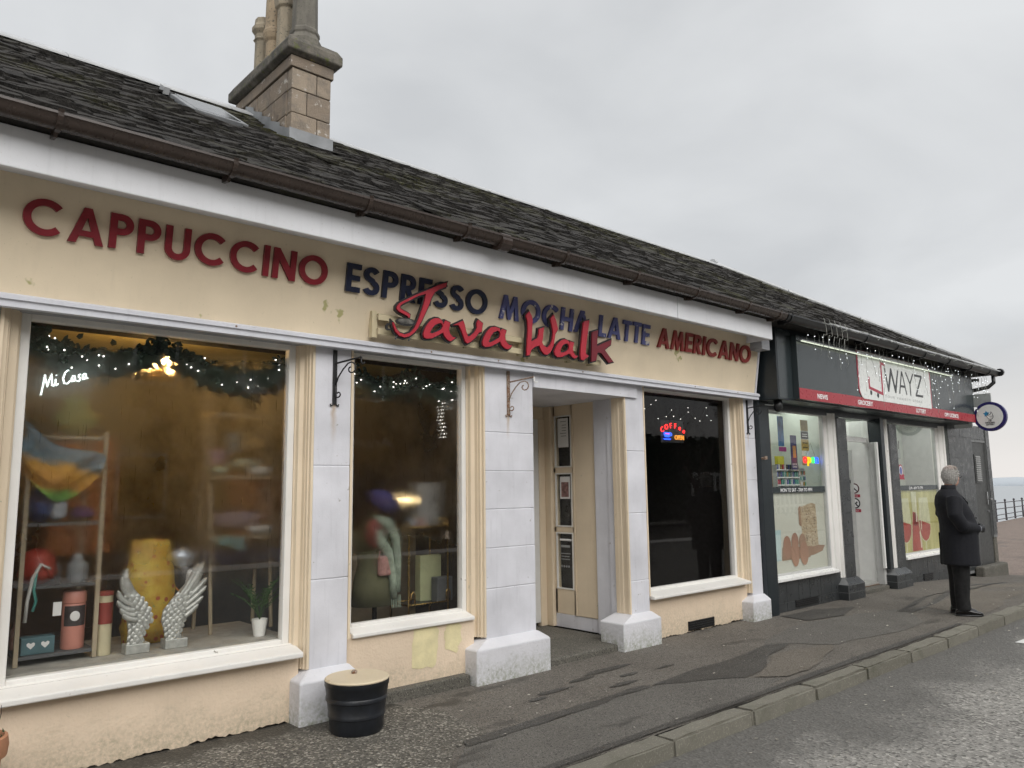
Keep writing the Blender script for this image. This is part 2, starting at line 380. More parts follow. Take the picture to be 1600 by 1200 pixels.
M['sea'] = m_sea(); M['hazy_shore'] = plain('hazy_shore', (.46,.50,.54), .9)  # distance haze is mixed into the pale blue-grey of the shore
M['white_line'] = plain('white_line', (.72,.72,.70), .6, bump=.3)
# glass
def m_glass(name, fog=0.0, tint=(1,1,1), refl=1.0, smear=0.0):
    t = NT(name); x, y, z = t.xyz()
    tr = t.n('ShaderNodeBsdfTransparent'); tr.inputs[0].default_value = (*tint,1)
    gl = t.n('ShaderNodeBsdfGlossy'); gl.inputs[1].default_value = .015; gl.inputs[0].default_value = (refl,refl,refl,1)
    fr = t.n('ShaderNodeFresnel'); fr.inputs[0].default_value = 1.5
    ff = t.math('MULTIPLY', fr.outputs[0], t.math('SUBTRACT', 1.0, t.geo.outputs['Backfacing']))
    base = tr.outputs[0]
    if fog:
        # condensation: a film of droplets, cleared in drips and along the lower edge
        n = t.noise(1.6,5,.55,stretch=(1,1,.8)); d = t.noise(5,5,.6,stretch=(14,14,.9))
        band = t.math('MULTIPLY', t.ramp(z, .90,1.35), t.ramp(z, 2.50,2.28))
        f = t.math('MULTIPLY', t.math('MULTIPLY', band, t.ramp(n,.30,.55)), t.ramp(d,.72,.62,.30,1.0))
        rf = t.n('ShaderNodeBsdfRefraction'); rf.inputs['Roughness'].default_value = .34; rf.inputs['IOR'].default_value = 1.16; rf.inputs[0].default_value = (.93,.93,.93,1)
        df = t.n('ShaderNodeBsdfTranslucent'); df.inputs[0].default_value = (.8,.8,.8,1)
        m0 = t.n('ShaderNodeMixShader'); m0.inputs[0].default_value = .26; t.l(rf.outputs[0], m0.inputs[1]); t.l(df.outputs[0], m0.inputs[2])
        m1 = t.n('ShaderNodeMixShader'); t.l(t.math('MULTIPLY', f, fog), m1.inputs[0]); t.l(tr.outputs[0], m1.inputs[1]); t.l(m0.outputs[0], m1.inputs[2]); base = m1.outputs[0]
    m2 = t.n('ShaderNodeMixShader'); t.l(ff, m2.inputs[0]); t.l(base, m2.inputs[1]); t.l(gl.outputs[0], m2.inputs[2])
    return t.done(m2)
M['glass_fog'] = m_glass('glass_fog', .98, (.96,.96,.95)); M['glass_fog2'] = m_glass('glass_fog2', .7, (.95,.95,.94))
M['glass'] = m_glass('glass', 0, (.95,.96,.95)); M['glass_dark'] = m_glass('glass_dark', 0, (.90,.90,.90), .55)
M['roof_glass'] = plain('roof_glass', (.05,.055,.06), .18, var=.05, spec=.3)
# interiors and goods
M['ochre_wall'] = plain('ochre_wall', (.33,.25,.085), .8, var=.15, vs=2)
M['orange_wall'] = plain('orange_wall', (.34,.11,.03), .8, var=.1)
M['brown_floor'] = plain('brown_floor', (.10,.06,.035), .6, var=.25)
M['cafe_ceiling'] = plain('cafe_ceiling', (.42,.36,.17), .8)
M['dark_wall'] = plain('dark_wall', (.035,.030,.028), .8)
M['shop_wall'] = plain('shop_wall', (.58,.62,.56), .7, var=.05)
M['bay_board'] = plain('bay_board', (.32,.31,.28), .6, var=.2)
M['shelf_wood'] = plain('shelf_wood', (.36,.30,.21), .6); M['shelf_grey'] = plain('shelf_grey', (.085,.09,.095), .6)
M['pine'] = plain('pine', (.018,.040,.024), .6, var=.4, vs=20); M['leaf'] = plain('leaf', (.035,.085,.025), .5, var=.4, vs=20)
M['fairy'] = glow('fairy', (1,.96,.88), 3.0); M['fairy_cool'] = glow('fairy_cool', (.92,.97,1), 1.1)
M['neon_white'] = glow('neon_white', (.85,1,.95), 2.0); M['neon_red'] = glow('neon_red', (1,.03,.03), 1.5); M['neon_blue'] = glow('neon_blue', (.03,.10,1), 1.6)
M['neon_orange'] = glow('neon_orange', (1,.38,.06), .8); M['neon_yellow'] = glow('neon_yellow', (1,.55,.02), .9); M['neon_green'] = glow('neon_green', (.1,1,.2), .8)
M['bulb_warm'] = glow('bulb_warm', (1,.60,.20), 190.0); M['led_strip'] = glow('led_strip', (.93,1,.80), .5); M['tube_light'] = glow('tube_light', (.95,1,.93), 1.5)
def col(name, c, rough=.6, **k):
    if name not in M: M[name] = plain(name, c, rough, **k)
    return M[name]
# ------------------------------------------------------------------ ground, kerb, road, sea
def gz(x):                                                        # the street falls gently towards the sea
    if x < 13: return 0.0
    if x < 17: return -.2*(x-13)/4
    return max(-.2 - .3*(x-17)/28, -.6)
def strip(name, xs, y0, y1, dz, mat, label_kind='structure', ny=1):
    m = MB(); n = ny+1
    vs = [(x, y0+(y1-y0)*j/ny, gz(x)+dz) for x in xs for j in range(n)]
    m.add(vs, [(i*n+j, (i+1)*n+j, (i+1)*n+j+1, i*n+j+1) for i in range(len(xs)-1) for j in range(ny)])
    o = m.build(name, mat, recalc=False); tag(o, kind=label_kind); return o
XS = [-14,-6,0,4,8,11,13,14,15,16,17,20,26,34,45,60,90]
pavement = strip('pavement', XS[:11], -1.80, .9, 0.0, M['pave_old'])
road = strip('road', XS, -11.0, -1.70, -.10, M['road'])
kerb_bed = strip('kerb_bed', XS, -1.90, -1.60, -.014, M['pave_dark'])
far_pavement = strip('far_pavement', XS, -34.0, -11.0, 0.0, M['pave_old'])
prom = MB(); prom.add([(17,-1.8,-.2),(45,-1.8,-.5),(90,-1.8,-.6),(90,13.2,-.6),(45.6,8.2,-.5),(17,4.4,-.2)], [(0,1,4,5),(1,2,3,4)])
tag(prom.build('promenade', M['promenade'], recalc=False), kind='structure')
# yard behind the building end
yard = MB().add([(17,4.4,-.21),(17,14,-.21),(-14,14,-.05),(-14,.9,-.01),(17,.9,-.205)], [(4,0,1,2,3)]).build('yard', M['pave_old'], recalc=False); tag(yard, kind='structure')
sea = MB().add([(-60,4.6,-4),(17,4.6,-4),(90,13.4,-4),(90,-60,-4),(900,-700,-4),(1000,900,-4),(-60,900,-4)], [(0,1,2,3,4,5,6)])
sea = MB().add([(-900,14.2,-4),(1300,14.2,-4),(1300,1500,-4),(-900,1500,-4)], [(0,1,2,3)])
sea.add([(90,-900,-4),(1300,-900,-4),(1300,14.2,-4),(90,14.2,-4)], [(0,1,2,3)])
sea.add([(17.5,5,-4),(90,5,-4),(90,14.2,-4),(17.5,14.2,-4)], [(0,1,2,3)])
tag(sea.build('sea', M['sea'], recalc=False), kind='structure')
sw = MB().add([(17,4.4,-.22),(45.6,8.2,-.52),(90,13.2,-.62),(90,13.2,-5),(45.6,8.2,-5),(17,4.4,-5)], [(0,1,4,5),(1,2,3,4)])
sw.add([(90,13.2,-.62),(90,-900,-.62),(90,-900,-5),(90,13.2,-5)], [(0,1,2,3)])
tag(sw.build('sea_wall', M['step_stone'], recalc=False), label='low stone sea wall under the promenade railing', cat='wall')
sh = MB()
pts = []
for i in range(60):
    a = math.radians(-12 + 84*i/59); d = 1150.0
    pts.append((d*math.cos(a), d*math.sin(a)-5, 6 + 5*math.sin(i*.31)*math.sin(i*.13+1) + 1.5*math.sin(i*1.7)))
vs = [(x,y,-4.5) for x,y,z in pts] + [(x,y,z-1) for x,y,z in pts] + [(x*1.06,y*1.06,-4.5) for x,y,z in pts]
n = len(pts)
sh.add(vs, [(i,i+1,n+i+1,n+i) for i in range(n-1)] + [(n+i,n+i+1,2*n+i+1,2*n+i) for i in range(n-1)])
tag(sh.build('hills', M['hazy_shore'], recalc=False, smooth=True), kind='structure')

# kerb: one stone after another, shared mesh
kerb = empty('kerb', (0,-1.87,0), kind='structure')
kms = []
for k in range(4):
    b = MB().box(-.449,.449,-.075,.075,-.12,0.0); me = b.mesh('kerb_stone')
    bm = bmesh.new(); bm.from_mesh(me)
    bmesh.ops.bevel(bm, geom=[e for e in bm.edges if sum(v.co.z for v in e.verts) > -.01 or abs(e.verts[0].co.x-e.verts[1].co.x) < 1e-6 and e.verts[0].co.z != e.verts[1].co.z], offset=.010+.003*k, segments=2, affect='EDGES')
    bmesh.ops.subdivide_edges(bm, edges=[e for e in bm.edges if e.calc_length() > .5], cuts=6)
    for v in bm.verts: v.co += Vector((rnd.uniform(-.002,.002), rnd.uniform(-.004,.004), rnd.uniform(-.004,.003)))
    bmesh.ops.triangulate(bm, faces=bm.faces); bm.to_mesh(me); bm.free(); me.materials.append(M['kerb']); kms.append(me)
x = -5.45
while x < 36:
    o = bpy.data.objects.new('kerb_stone', kms[rnd.randrange(4)]); COL.objects.link(o); o.parent = kerb
    o.location = (x, rnd.uniform(-.008,.008), gz(x)+.004+rnd.uniform(-.008,.006)); o.rotation_euler = (rnd.uniform(-.03,.03), .5*(gz(x-.4)-gz(x+.4))/.4, rnd.uniform(-.006,.006)); x += .905
# repairs in the footway, each a thin sheet of its own bitmac
def frac(a, b, k, lvl):
    if lvl == 0: return [a]
    L = math.hypot(b[0]-a[0], b[1]-a[1]); d = rnd.uniform(-1,1)*L*k; m = ((a[0]+b[0])/2 - (b[1]-a[1])/max(L,1e-6)*d, (a[1]+b[1])/2 + (b[0]-a[0])/max(L,1e-6)*d)
    return frac(a,m,k,lvl-1) + frac(m,b,k,lvl-1)
def patch(pts, mat, dz, jag=.02):
    out = []
    for i in range(len(pts)):
        a, b = pts[i], pts[(i+1) % len(pts)]; L = math.hypot(b[0]-a[0], b[1]-a[1])
        out += frac(a, b, .02+jag*1.6, max(1, min(7, int(math.log2(max(L,.05)/.02)))))
    out = [p for p in out if -1.792 < p[1] < .88]; m = MB().add([(x, y, gz(x)+dz) for x, y in out], [tuple(range(len(out)))])
    return m.build('asphalt_patch', mat, pavement, recalc=False)
patch([(-6,.06),(3.22,.06),(3.42,-.45),(3.33,-1.10),(3.02,-1.12),(2.70,-1.45),(2.6,-1.79),(-6,-1.79)], M['pave_coarse'], .004)
patch([(3.06,-1.14),(3.34,-1.15),(4.2,-1.10),(5.0,-1.06),(6.0,-1.00),(6.9,-.92),(6.2,-1.30),(5.72,-1.40),(5.9,-1.62),(5.4,-1.79),(2.65,-1.79),(2.74,-1.47)], M['pave_patch'], .004)
patch([(5.0,-1.04),(6.0,-.97),(7.0,-.86),(7.25,-.98),(6.6,-1.12),(6.05,-1.38),(5.72,-1.42),(5.55,-1.30)], M['pave_dark'], .008, .006)
patch([(5.80,-1.46),(6.15,-1.36),(6.65,-1.14),(7.45,-1.30),(7.3,-1.40),(6.0,-1.64)], M['pave_light'], .008)
patch([(3.1,-1.07),(4.2,-1.02),(4.95,-1.0),(4.95,-1.08),(4.2,-1.13),(3.35,-1.17),(3.05,-1.17)], M['pave_dark'], .0085, .022)
patch([(7.0,-.84),(8.0,-.55),(9.0,-.62),(10.4,-.95),(9.3,-1.45),(7.5,-1.33),(7.3,-1.05)], M['pave_patch'], .004)
patch([(8.62,-.12),(9.35,-.16),(9.9,-.42),(9.2,-.62),(8.55,-.48)], M['pave_dark'], .008, .012)
patch([(9.9,-.95),(11.4,-.70),(14.5,-.75),(14.5,-.83),(11.3,-.85),(9.95,-1.1)], M['pave_dark'], .008, .03)
patch([(10.5,-1.0),(13.2,-.9),(15.6,-1.0),(15.6,-1.65),(10.2,-1.66)], M['pave_light'], .004)
for cx, cy, rx, ry in ((4.35,-.62,.20,.035),(4.75,-.52,.14,.03),(5.15,-.45,.30,.05),(5.15,-.68,.12,.03),(4.1,-.70,.10,.025),(4.9,-.85,.2,.03),(5.6,-.72,.12,.02)):
    patch([(cx+rx*math.cos(a)*rnd.uniform(.7,1.2), cy+ry*math.sin(a)*rnd.uniform(.7,1.2)) for a in [i*PI/7 for i in range(14)]], M['pave_dark'], .006, .006)
patch([(2.4,-1.74),(3.6,-1.72),(5.0,-1.735),(6.6,-1.715),(9.5,-1.74),(9.5,-1.788),(7.0,-1.787),(4.5,-1.788),(2.4,-1.787)], M['pave_dark'], .010, -.006)
line = MB().add([(9.2,-2.62,-.096),(13.5,-2.62,-.135),(13.5,-2.52,-.135),(9.2,-2.52,-.096)], [(0,1,2,3)]); 
line = MB().add([(9.35,-2.42,-.095),(12.9,-2.62,-.095),(12.9,-2.52,-.095),(9.35,-2.32,-.095)], [(0,1,2,3)])
line.build('road_marking', M['white_line'], road, recalc=False)
# scraps on the ground
lit = MB()
for i in range(150):
    onroad = i < 80
    X = rnd.uniform(2.4,13); Y = rnd.uniform(-2.9,-2.0) if onroad else rnd.uniform(-1.75,-.15)
    z = (-.097 if onroad else .012) + gz(X); r = rnd.uniform(.004,.013); a = rnd.uniform(0,PI)
    lit.add([(X+r*math.cos(a+k*PI/2)*(1.6 if k%2 else 1), Y+r*math.sin(a+k*PI/2), z+rnd.uniform(0,.006)) for k in range(4)], [(0,1,2,3)])
tag(lit.build('litter', col('litter', (.45,.42,.36), .7, var=.4, vs=3), recalc=False), 'pale scraps and leaf fragments strewn along the gutter and footway', 'litter', kind='stuff')

# ------------------------------------------------------------------ the building
bld = empty('shop_building', (8,2.2,0), 'long single-storey slate-roofed building with cream cafe front and dark tiled shop front', 'building')
# window bays: glass plane at Y=.20
def jag_panel(name, x0, x1, ztop, y, mat):
    pts = [(x0,ztop)]; n = int((x1-x0)/.022)
    pts += [(x0+(x1-x0)*i/n, .004+rnd.uniform(0,.018)+.006*math.sin(i*.35)) for i in range(n+1)] + [(x1,ztop)]
    return MB().prism(pts, 'y', y, y+.05).build(name, mat, bld)
jag_panel('dado_wall', -2.2, .62, .46, .05, M['peach_wall'])
jag_panel('dado_wall', .70, 2.56, .45, .05, M['peach_wall'])
jag_panel('dado_wall', 2.90, 4.10, .515, .05, M['peach_wall'])
jag_panel('dado_wall', 6.25, 8.20, .44, .05, M['peach_wall'])
MB().box(-2.2,4.2,.10,.24,-.1,.50).box(6.2,8.3,.10,.24,-.1,.45).build('footing', M['dark_wall'], bld)
MB().box(2.98,4.0,-.03,.08,-.05,.085).build('step', M['step_stone'], bld, bevel=.012)
for pts in ([(3.50,.20),(3.72,.18),(3.74,.42),(3.72,.49),(3.50,.48)], [(3.80,.30),(3.92,.26),(3.97,.34),(3.96,.47),(3.82,.49),(3.80,.42)]):
    o = []
    for i in range(len(pts)):
        a, b = pts[i], pts[(i+1)%len(pts)]
        for j in range(5): o.append((a[0]+(b[0]-a[0])*j/5+rnd.uniform(-.012,.012), a[1]+(b[1]-a[1])*j/5+rnd.uniform(-.012,.012)))
    MB().add([(x,.047,z) for x,z in o], [tuple(range(len(o)))]).build('paint_patch', M['green_patch'], bld)
# pilasters of painted stone blocks on chamfered plinths
def pilaster(x0, x1, joints, px0, px1, zp=.31, z1=2.60):
    p = MB().box(x0+.004,x1-.004,.0045,.26,.05,z1).build('pilaster', M['grout'] if False else M['lilac'], bld)
    zs = [zp-.02]+joints+[z1]
    for a, b in zip(zs[:-1], zs[1:]):
        MB().box(x0+rnd.uniform(0,.002),x1-rnd.uniform(0,.002),-rnd.uniform(0,.003),.20,a+.0015,b-.0015).build('stone_block', M['lilac'], p, bevel=.006)
    q = MB(); a0, a1 = px0, px1
    rr = [[(a0,-.10),(a1,-.10),(a1,.2),(a0,.2)]]*2 + [[(x0-.01,-.015),(x1+.01,-.015),(x1+.01,.2),(x0-.01,.2)]]
    q.rings([[(x,y,z) for x,y in r] for r, z in zip(rr, (-.02, zp-.055, zp))])
    q.build('plinth', M['lilac_base'], bld, bevel=.012, seg=3)
pilaster(.44,.70, [.9,1.5,2.1], .38,.74)
pilaster(2.61,2.905, [.93,1.72], 2.50,2.95, .335)
pilaster(4.19,4.755, [.72,1.05,1.37,1.69,2.02], 4.01,4.83, .325)
pilaster(6.04,6.325, [.62,1.28,1.90], 5.80,6.38, .31)
pilaster(8.235,8.47, [.95,1.6,2.1], 8.08,8.47, .27)
pilaster(-2.6,-2.3, [.9,1.5,2.1], -2.7,-2.2)
# moulded jambs: stepped profile swept upright between pilaster and window frame
def jamb(x, w, z0, side, y1=.17):
    s = side
    prof = [(0,.02),(0,-.004),(.018,-.004),(.022,.018),(.36*w,.022),(.40*w,.045),(.46*w,.045),(.52*w,.075),(.86*w,.085),(.90*w,.12),(w,.125),(w,y1),(0,y1)]
    pts = [(x+s*a, b) for a, b in prof]
    MB().prism(pts, 'z', z0, 2.60).build('jamb', M['beige'], bld)
jamb(.70,.12,.50,1); jamb(2.61,.085,.34,-1); jamb(2.905,.06,.50,1); jamb(4.19,.10,.34,-1); jamb(6.325,.06,.45,1); jamb(8.235,.085,.30,-1); jamb(6.04,.02,.31,-1)
def window(x0, x1, z0, z1, glass, sill_drop=.06, sillx=(0,0), fr=.045, sill_mat='white_sill', sy=-.035, drop=.02, lip=.035):
    wnd = MB().box(x0,x0+fr,.13,.20,z0,z1).box(x1-fr,x1,.13,.20,z0,z1).box(x0+fr,x1-fr,.13,.20,z1-fr,z1).box(x0+fr,x1-fr,.13,.20,z0,z0+fr).build('window', M['white_trim'], bld, bevel=.006)
    MB().box(x0+fr-.01,x1-fr+.01,.170,.176,z0+fr-.01,z1-fr+.01).build('pane', glass, wnd)
    MB().prism([(sy,z0-drop-lip),(sy,z0-drop),(.129,z0+.022),(.19,z0+.022),(.19,z0-drop-lip)], 'x', x0-sillx[0], x1+sillx[1]).build('sill', M[sill_mat], wnd, bevel=.008)
    return wnd
win1 = window(.82,2.525,.485,2.60,M['glass_fog'],sillx=(.10,.03), fr=.05)
win2 = window(2.965,4.09,.525,2.60,M['glass_fog2'],sillx=(.0,.0), sy=.02, drop=.008, lip=.03)
win3 = window(6.385,8.15,.455,2.60,M['glass_dark'],sillx=(.02,.02), drop=.012, lip=.03)
window(-2.1,.36,.515,2.60,M['glass_dark'])
# cafe entrance recess
rec = MB().box(4.70,6.06,-.02,1.30,-.1,.062).build('threshold', M['step_stone'], bld, bevel=.02)
MB().box(6.055,6.20,.02,.20,.06,2.56).build('door_post', M['beige'], bld, bevel=.015)
MB().box(6.06,6.20,.20,.46,.06,2.56).build('door_post', M['lilac'], bld, bevel=.01)
side = MB().box(6.10,6.2,.46,1.10,.06,.20).build('entrance_side', M['lilac'], bld, bevel=.006)
MB().box(6.09,6.2,.46,.78,.20,2.45).build('panel', M['beige'], side, bevel=.008)
MB().box(6.085,6.2,.775,.79,.20,2.45).build('bead', M['beige'], side)
sp = MB()
for z0, z1 in ((.20,.46),(1.06,1.12),(1.70,1.76),(2.33,2.45)): sp.box(6.10,6.16,.79,1.10,z0,z1)
sp.box(6.10,6.16,.79,.825,.20,2.45).box(6.10,6.16,1.065,1.10,.20,2.45)
sp.build('pane_frame', M['white_trim'] if False else M['beige'], side, bevel=.006)
for z0, z1 in ((.46,1.06),(1.12,1.70),(1.76,2.33)):
    MB().box(6.125,6.13,.82,1.07,z0-.01,z1+.01).build('pane', M['glass'], side)
    f = MB()
    for a, b, c, d in ((.818,.832,z0,z1),(1.058,1.072,z0,z1),(.832,1.058,z0,z0+.014),(.832,1.058,z1-.014,z1)): f.box(6.092,6.11,a,b,c,d)
    f.build('pane_bead', M['white_trim'], side)
MB().box(4.75,6.2,-.03,1.3,2.44,2.584).build('entrance_ceiling', M['lilac'], bld)
MB().box(6.06,6.2,1.10,1.24,.06,2.45).build('door_post', M['beige'], bld, bevel=.01)
MB().box(4.75,4.80,.2,1.24,.06,2.40).build('entrance_side', M['beige'], bld)
dr = MB().box(4.85,5.97,1.20,1.24,.10,2.30).build('door', M['white_door'], bld, bevel=.006)
MB().box(5.30,5.52,1.193,1.2,.9,2.1).build('pane', M['glass_dark'], dr)
MB().box(4.80,6.06,1.21,1.26,2.30,2.45).box(4.80,4.85,1.205,1.26,.06,2.30).box(5.97,6.06,1.19,1.26,.06,2.30).build('door_frame', M['beige'], bld, bevel=.008)
# posters on the narrow panes
MB().box(6.108,6.110,.87,1.03,1.98,2.30).build('paper_notice', M['white_print'], side)
MB().box(6.108,6.110,.86,1.01,1.42,1.66).build('paper_notice', M['white_print'], side)
MB().box(6.1065,6.108,.88,.99,1.44,1.60).build('printed_picture', col('print_brown',(.22,.12,.11),.5,var=.6,vs=30), side)
for zz in (2.26,2.22,2.19,2.16,2.13,2.10): MB().box(6.1065,6.108,.90,1.0-rnd.uniform(0,.04),zz,zz+.008).build('print_line', M['grey_print'], side)
def side_text(s, y, z, size, mat, width=None):
    MM = Matrix.Translation((6.108,y,z)) @ Matrix.Rotation(-PI/2,4,'Z') @ Matrix.Rotation(PI/2,4,'X')
    return text('print_line', s, mat, MM, size, width, side, ext=.0004)
for zz, ww in ((.90,.14),(.83,.15),(.80,.12),(.77,.13)): MB().box(6.108,6.110,.95-ww/2,.95+ww/2,zz,zz+(.025 if zz==.90 else .010)).build('sticker', M['grey_print'], side)
for k in range(4): MB().tube([(6.108,.90+.035*k,.70),(6.110,.90+.035*k,.70)], .013, 12).build('sticker', M['grey_print'], side)
for pts in ([(6.106,.86+.0,.98),(6.106,1.02,.98)],): MB().tube(pts,.012,8).build('sticker', M['white_print'], side)
# cream fascia board leaning out, its lilac trim, soffit and eaves board
TILT = math.atan2(.10,.66)
MB().prism([(-.06,2.63),(-.165,3.32),(.10,3.32),(.10,2.63)], 'x', -2.7, 8.40).build('fascia_board', M['cream_board'], bld)
MB().prism([(-.075,2.635),(-.18,3.32),(-.10,3.32),(-.01,2.635)], 'x', 8.40, 8.425).build('board_end', M['lilac_trim'], bld)
MB().prism([(-.10,2.565),(-.10,2.60),(-.115,2.605),(-.115,2.628),(-.09,2.642),(-.05,2.642),(-.05,2.565)], 'x', -2.7, 8.44).build('trim', M['lilac_trim'], bld)
MB().box(-2.7,8.44,-.05,.22,2.585,2.64).build('soffit', M['soffit'], bld)
MB().box(-2.7,4.2,.22,.40,2.56,2.9).box(6.2,8.44,.22,.40,2.56,2.9).build('header', M['dark_wall'], bld)
for X in (.35,1.98,3.55,4.25,5.3,7.1,7.95):
    MB().tube([(X,-.118,2.618),(X,-.112,2.618)], .007, 8).build('bolt', M['rust_metal'], bld)
MB().box(-2.7,6.33,-.475,-.44,3.215,3.44).build('eaves_board', M['fascia_white'], bld, bevel=.006)
MB().box(6.335,8.16,-.478,-.44,3.212,3.44).build('eaves_board', M['fascia_white'], bld, bevel=.006)
MB().box(-2.7,8.16,-.44,.10,3.30,3.33).build('soffit', M['fascia_white'], bld)
MB().box(8.13,8.16,-.44,.05,3.22,3.30).build('soffit_end', M['fascia_white'], bld)
MB().box(8.22,8.40,-.30,-.14,3.14,3.27).build('eaves_bracket', M['soffit'], bld)
# shell: gable, rear wall, partitions, floors, ceilings
MB().box(-2.7,-2.55,-.02,4.9,-.1,3.4).build('gable_wall', M['peach_wall'], bld)
MB().box(-2.7,15.3,4.75,4.95,-.3,3.45).build('rear_wall', M['peach_wall'], bld)
MB().box(15.1,15.3,.05,4.75,-.3,3.45).build('gable_wall', M['grey_white'], bld)
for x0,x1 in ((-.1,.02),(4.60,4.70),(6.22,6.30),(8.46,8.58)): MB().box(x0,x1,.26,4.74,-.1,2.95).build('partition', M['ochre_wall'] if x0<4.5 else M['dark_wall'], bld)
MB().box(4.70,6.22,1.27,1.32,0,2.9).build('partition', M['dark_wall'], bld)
MB().box(.02,4.60,4.60,4.74,0,2.9).build('room_wall', M['ochre_wall'], bld)
MB().box(.02,4.6,.25,4.7,.0,.10).build('room_floor', M['brown_floor'], bld)
MB().box(.02,4.6,.40,4.7,2.78,2.90).build('room_ceiling', M['cafe_ceiling'], bld)
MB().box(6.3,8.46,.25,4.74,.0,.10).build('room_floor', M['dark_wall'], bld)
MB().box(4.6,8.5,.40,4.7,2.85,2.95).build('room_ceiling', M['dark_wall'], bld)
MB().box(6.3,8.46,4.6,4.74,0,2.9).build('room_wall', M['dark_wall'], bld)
MB().box(8.58,15.1,4.3,4.74,0,2.9).box(8.58,8.62,.3,4.3,0,2.9).build('room_wall', M['shop_wall'], bld)
MB().box(8.58,15.1,.12,4.7,-.05,.10).build('room_floor', col('shop_floor',(.35,.35,.33),.4), bld)
MB().box(8.58,15.1,.12,4.7,2.62,2.75).build('room_ceiling', M['shop_wall'], bld)

# ------------------------------------------------------------------ roof
SL = .635; ANG = math.atan(SL); E0 = Vector((0,-.60,3.50)); UPV = Vector((0,math.cos(ANG),math.sin(ANG))); NRM = Vector((0,-math.sin(ANG),math.cos(ANG)))
SLEN = (2.2+.60)/math.cos(ANG); ZR = 3.50+SL*2.8
def xmax(s): return 15.75 - 4.6*s/SLEN
rf = MB()
def rp(x,s,h=0): return E0 + Vector((x,0,0)) + UPV*s + NRM*h
A_, B_, C_, D_ = rp(-2.9,.03,-.03), rp(xmax(.03),.03,-.03), rp(xmax(SLEN),SLEN,-.03), rp(-2.9,SLEN,-.03)
bk1, bk2 = Vector((15.75,5.0,3.48)), Vector((-2.9,5.0,3.48))
rf.add([A_,B_,C_,D_,bk1,bk2], [(0,1,2,3),(3,2,4,5),(1,4,2)])
rf.add([(-2.9,-.55,3.45),(15.7,-.55,3.45),(15.7,4.95,3.45),(-2.9,4.95,3.45)], [(0,1,2,3)])
roof = rf.build('roof', M['slate'], bld, recalc=False)
slate_meshes = []
def slate_vs(w, L, th, r):
    # rough-edged slate: tail irregular; x across, y up slope, z proud
    k = [(-w/2, rnd.uniform(0,.024)), (-w*.22, rnd.uniform(-.010,.012)), (w*.2, rnd.uniform(-.010,.012)), (w/2, rnd.uniform(0,.024)), (w/2-rnd.uniform(0,.008), L), (-w/2+rnd.uniform(0,.008), L)]
    th0 = [th*rnd.uniform(.6,1.5) for _ in range(4)]
    top = [(x,y,(th0[i] if i < 4 else th*.4)) for i,(x,y) in enumerate(k)]
    return top + [(x,y,0) for x,y in k], [(0,1,2,3,4,5),(0,6,7,1),(1,7,8,2),(2,8,9,3),(3,9,10,4),(5,11,6,0)]
for k in range(14):
    m = MB().add(*slate_vs(1.0,.30,.016,0)); me = m.mesh('slate', recalc=False); me.materials.append(M['slate']); slate_meshes.append(me)
BAS = Matrix((Vector((1,0,0)), UPV, NRM)).transposed()
rest = MB(); tones = []; n_ind = 0
EXP = .145; nrow = int(SLEN/EXP)+1
cams = Vector((0,-5,1.55)); allsl = []
for r in range(nrow):
    s0 = r*EXP - .03; wbase = .235 - .002*r; X = -2.9 + rnd.uniform(-.2,0)
    while X < xmax(s0):
        wd = wbase*rnd.uniform(.62,1.25); xc = X+wd/2
        if xc + wd*.3 < xmax(s0+.1): allsl.append((r,s0,xc,wd))
        X += wd + .004
def show(t):
    p = rp(t[2],t[1]); d = (p-cams)
    v = -9 if t[2] < .62+.10*t[0]/3 else 0
    if 2.0 < t[2] < 2.65 and 1.9 < t[1] < 2.9: v -= 3
    return v - d.length
top = set(id(t) for t in sorted(allsl, key=show, reverse=True)[:300])
for t in allsl:
    r, s0, xc, wd = t
    if 2.93 < xc < 3.41 and s0 > 2.15: continue
    if 2.0 < xc < 2.58 and 1.95 < s0 < 2.72: continue
    lift = .006 + rnd.uniform(0,.012) + (.012 if rnd.random() < .06 else 0); tilt = math.radians(rnd.uniform(.8,3.2)); yaw = rnd.uniform(-.03,.03)
    T = Matrix.Translation(rp(xc,s0+rnd.uniform(-.014,.014),lift)) @ BAS.to_4x4() @ Matrix.Rotation(-tilt,4,'X') @ Matrix.Rotation(rnd.uniform(-.06,.06),4,'Y') @ Matrix.Rotation(yaw,4,'Z')
    if id(t) in top:
        o = bpy.data.objects.new('slate', slate_meshes[rnd.randrange(14)]); COL.objects.link(o); o.parent = roof; o.matrix_local = T @ Matrix.Diagonal((wd,1,rnd.uniform(.7,1.5),1))
    else:
        vs, fs = slate_vs(wd,.30,.016*rnd.uniform(.7,1.4),0); rest.add([T @ Vector(v) for v in vs], fs); tones += [rnd.random()]*len(fs)
me = rest.mesh('slates', recalc=False); at = me.attributes.new('slate_tone','FLOAT','FACE'); at.data.foreach_set('value', tones)
o = link('slates', me, M['slate'], roof); o['kind'] = 'stuff'
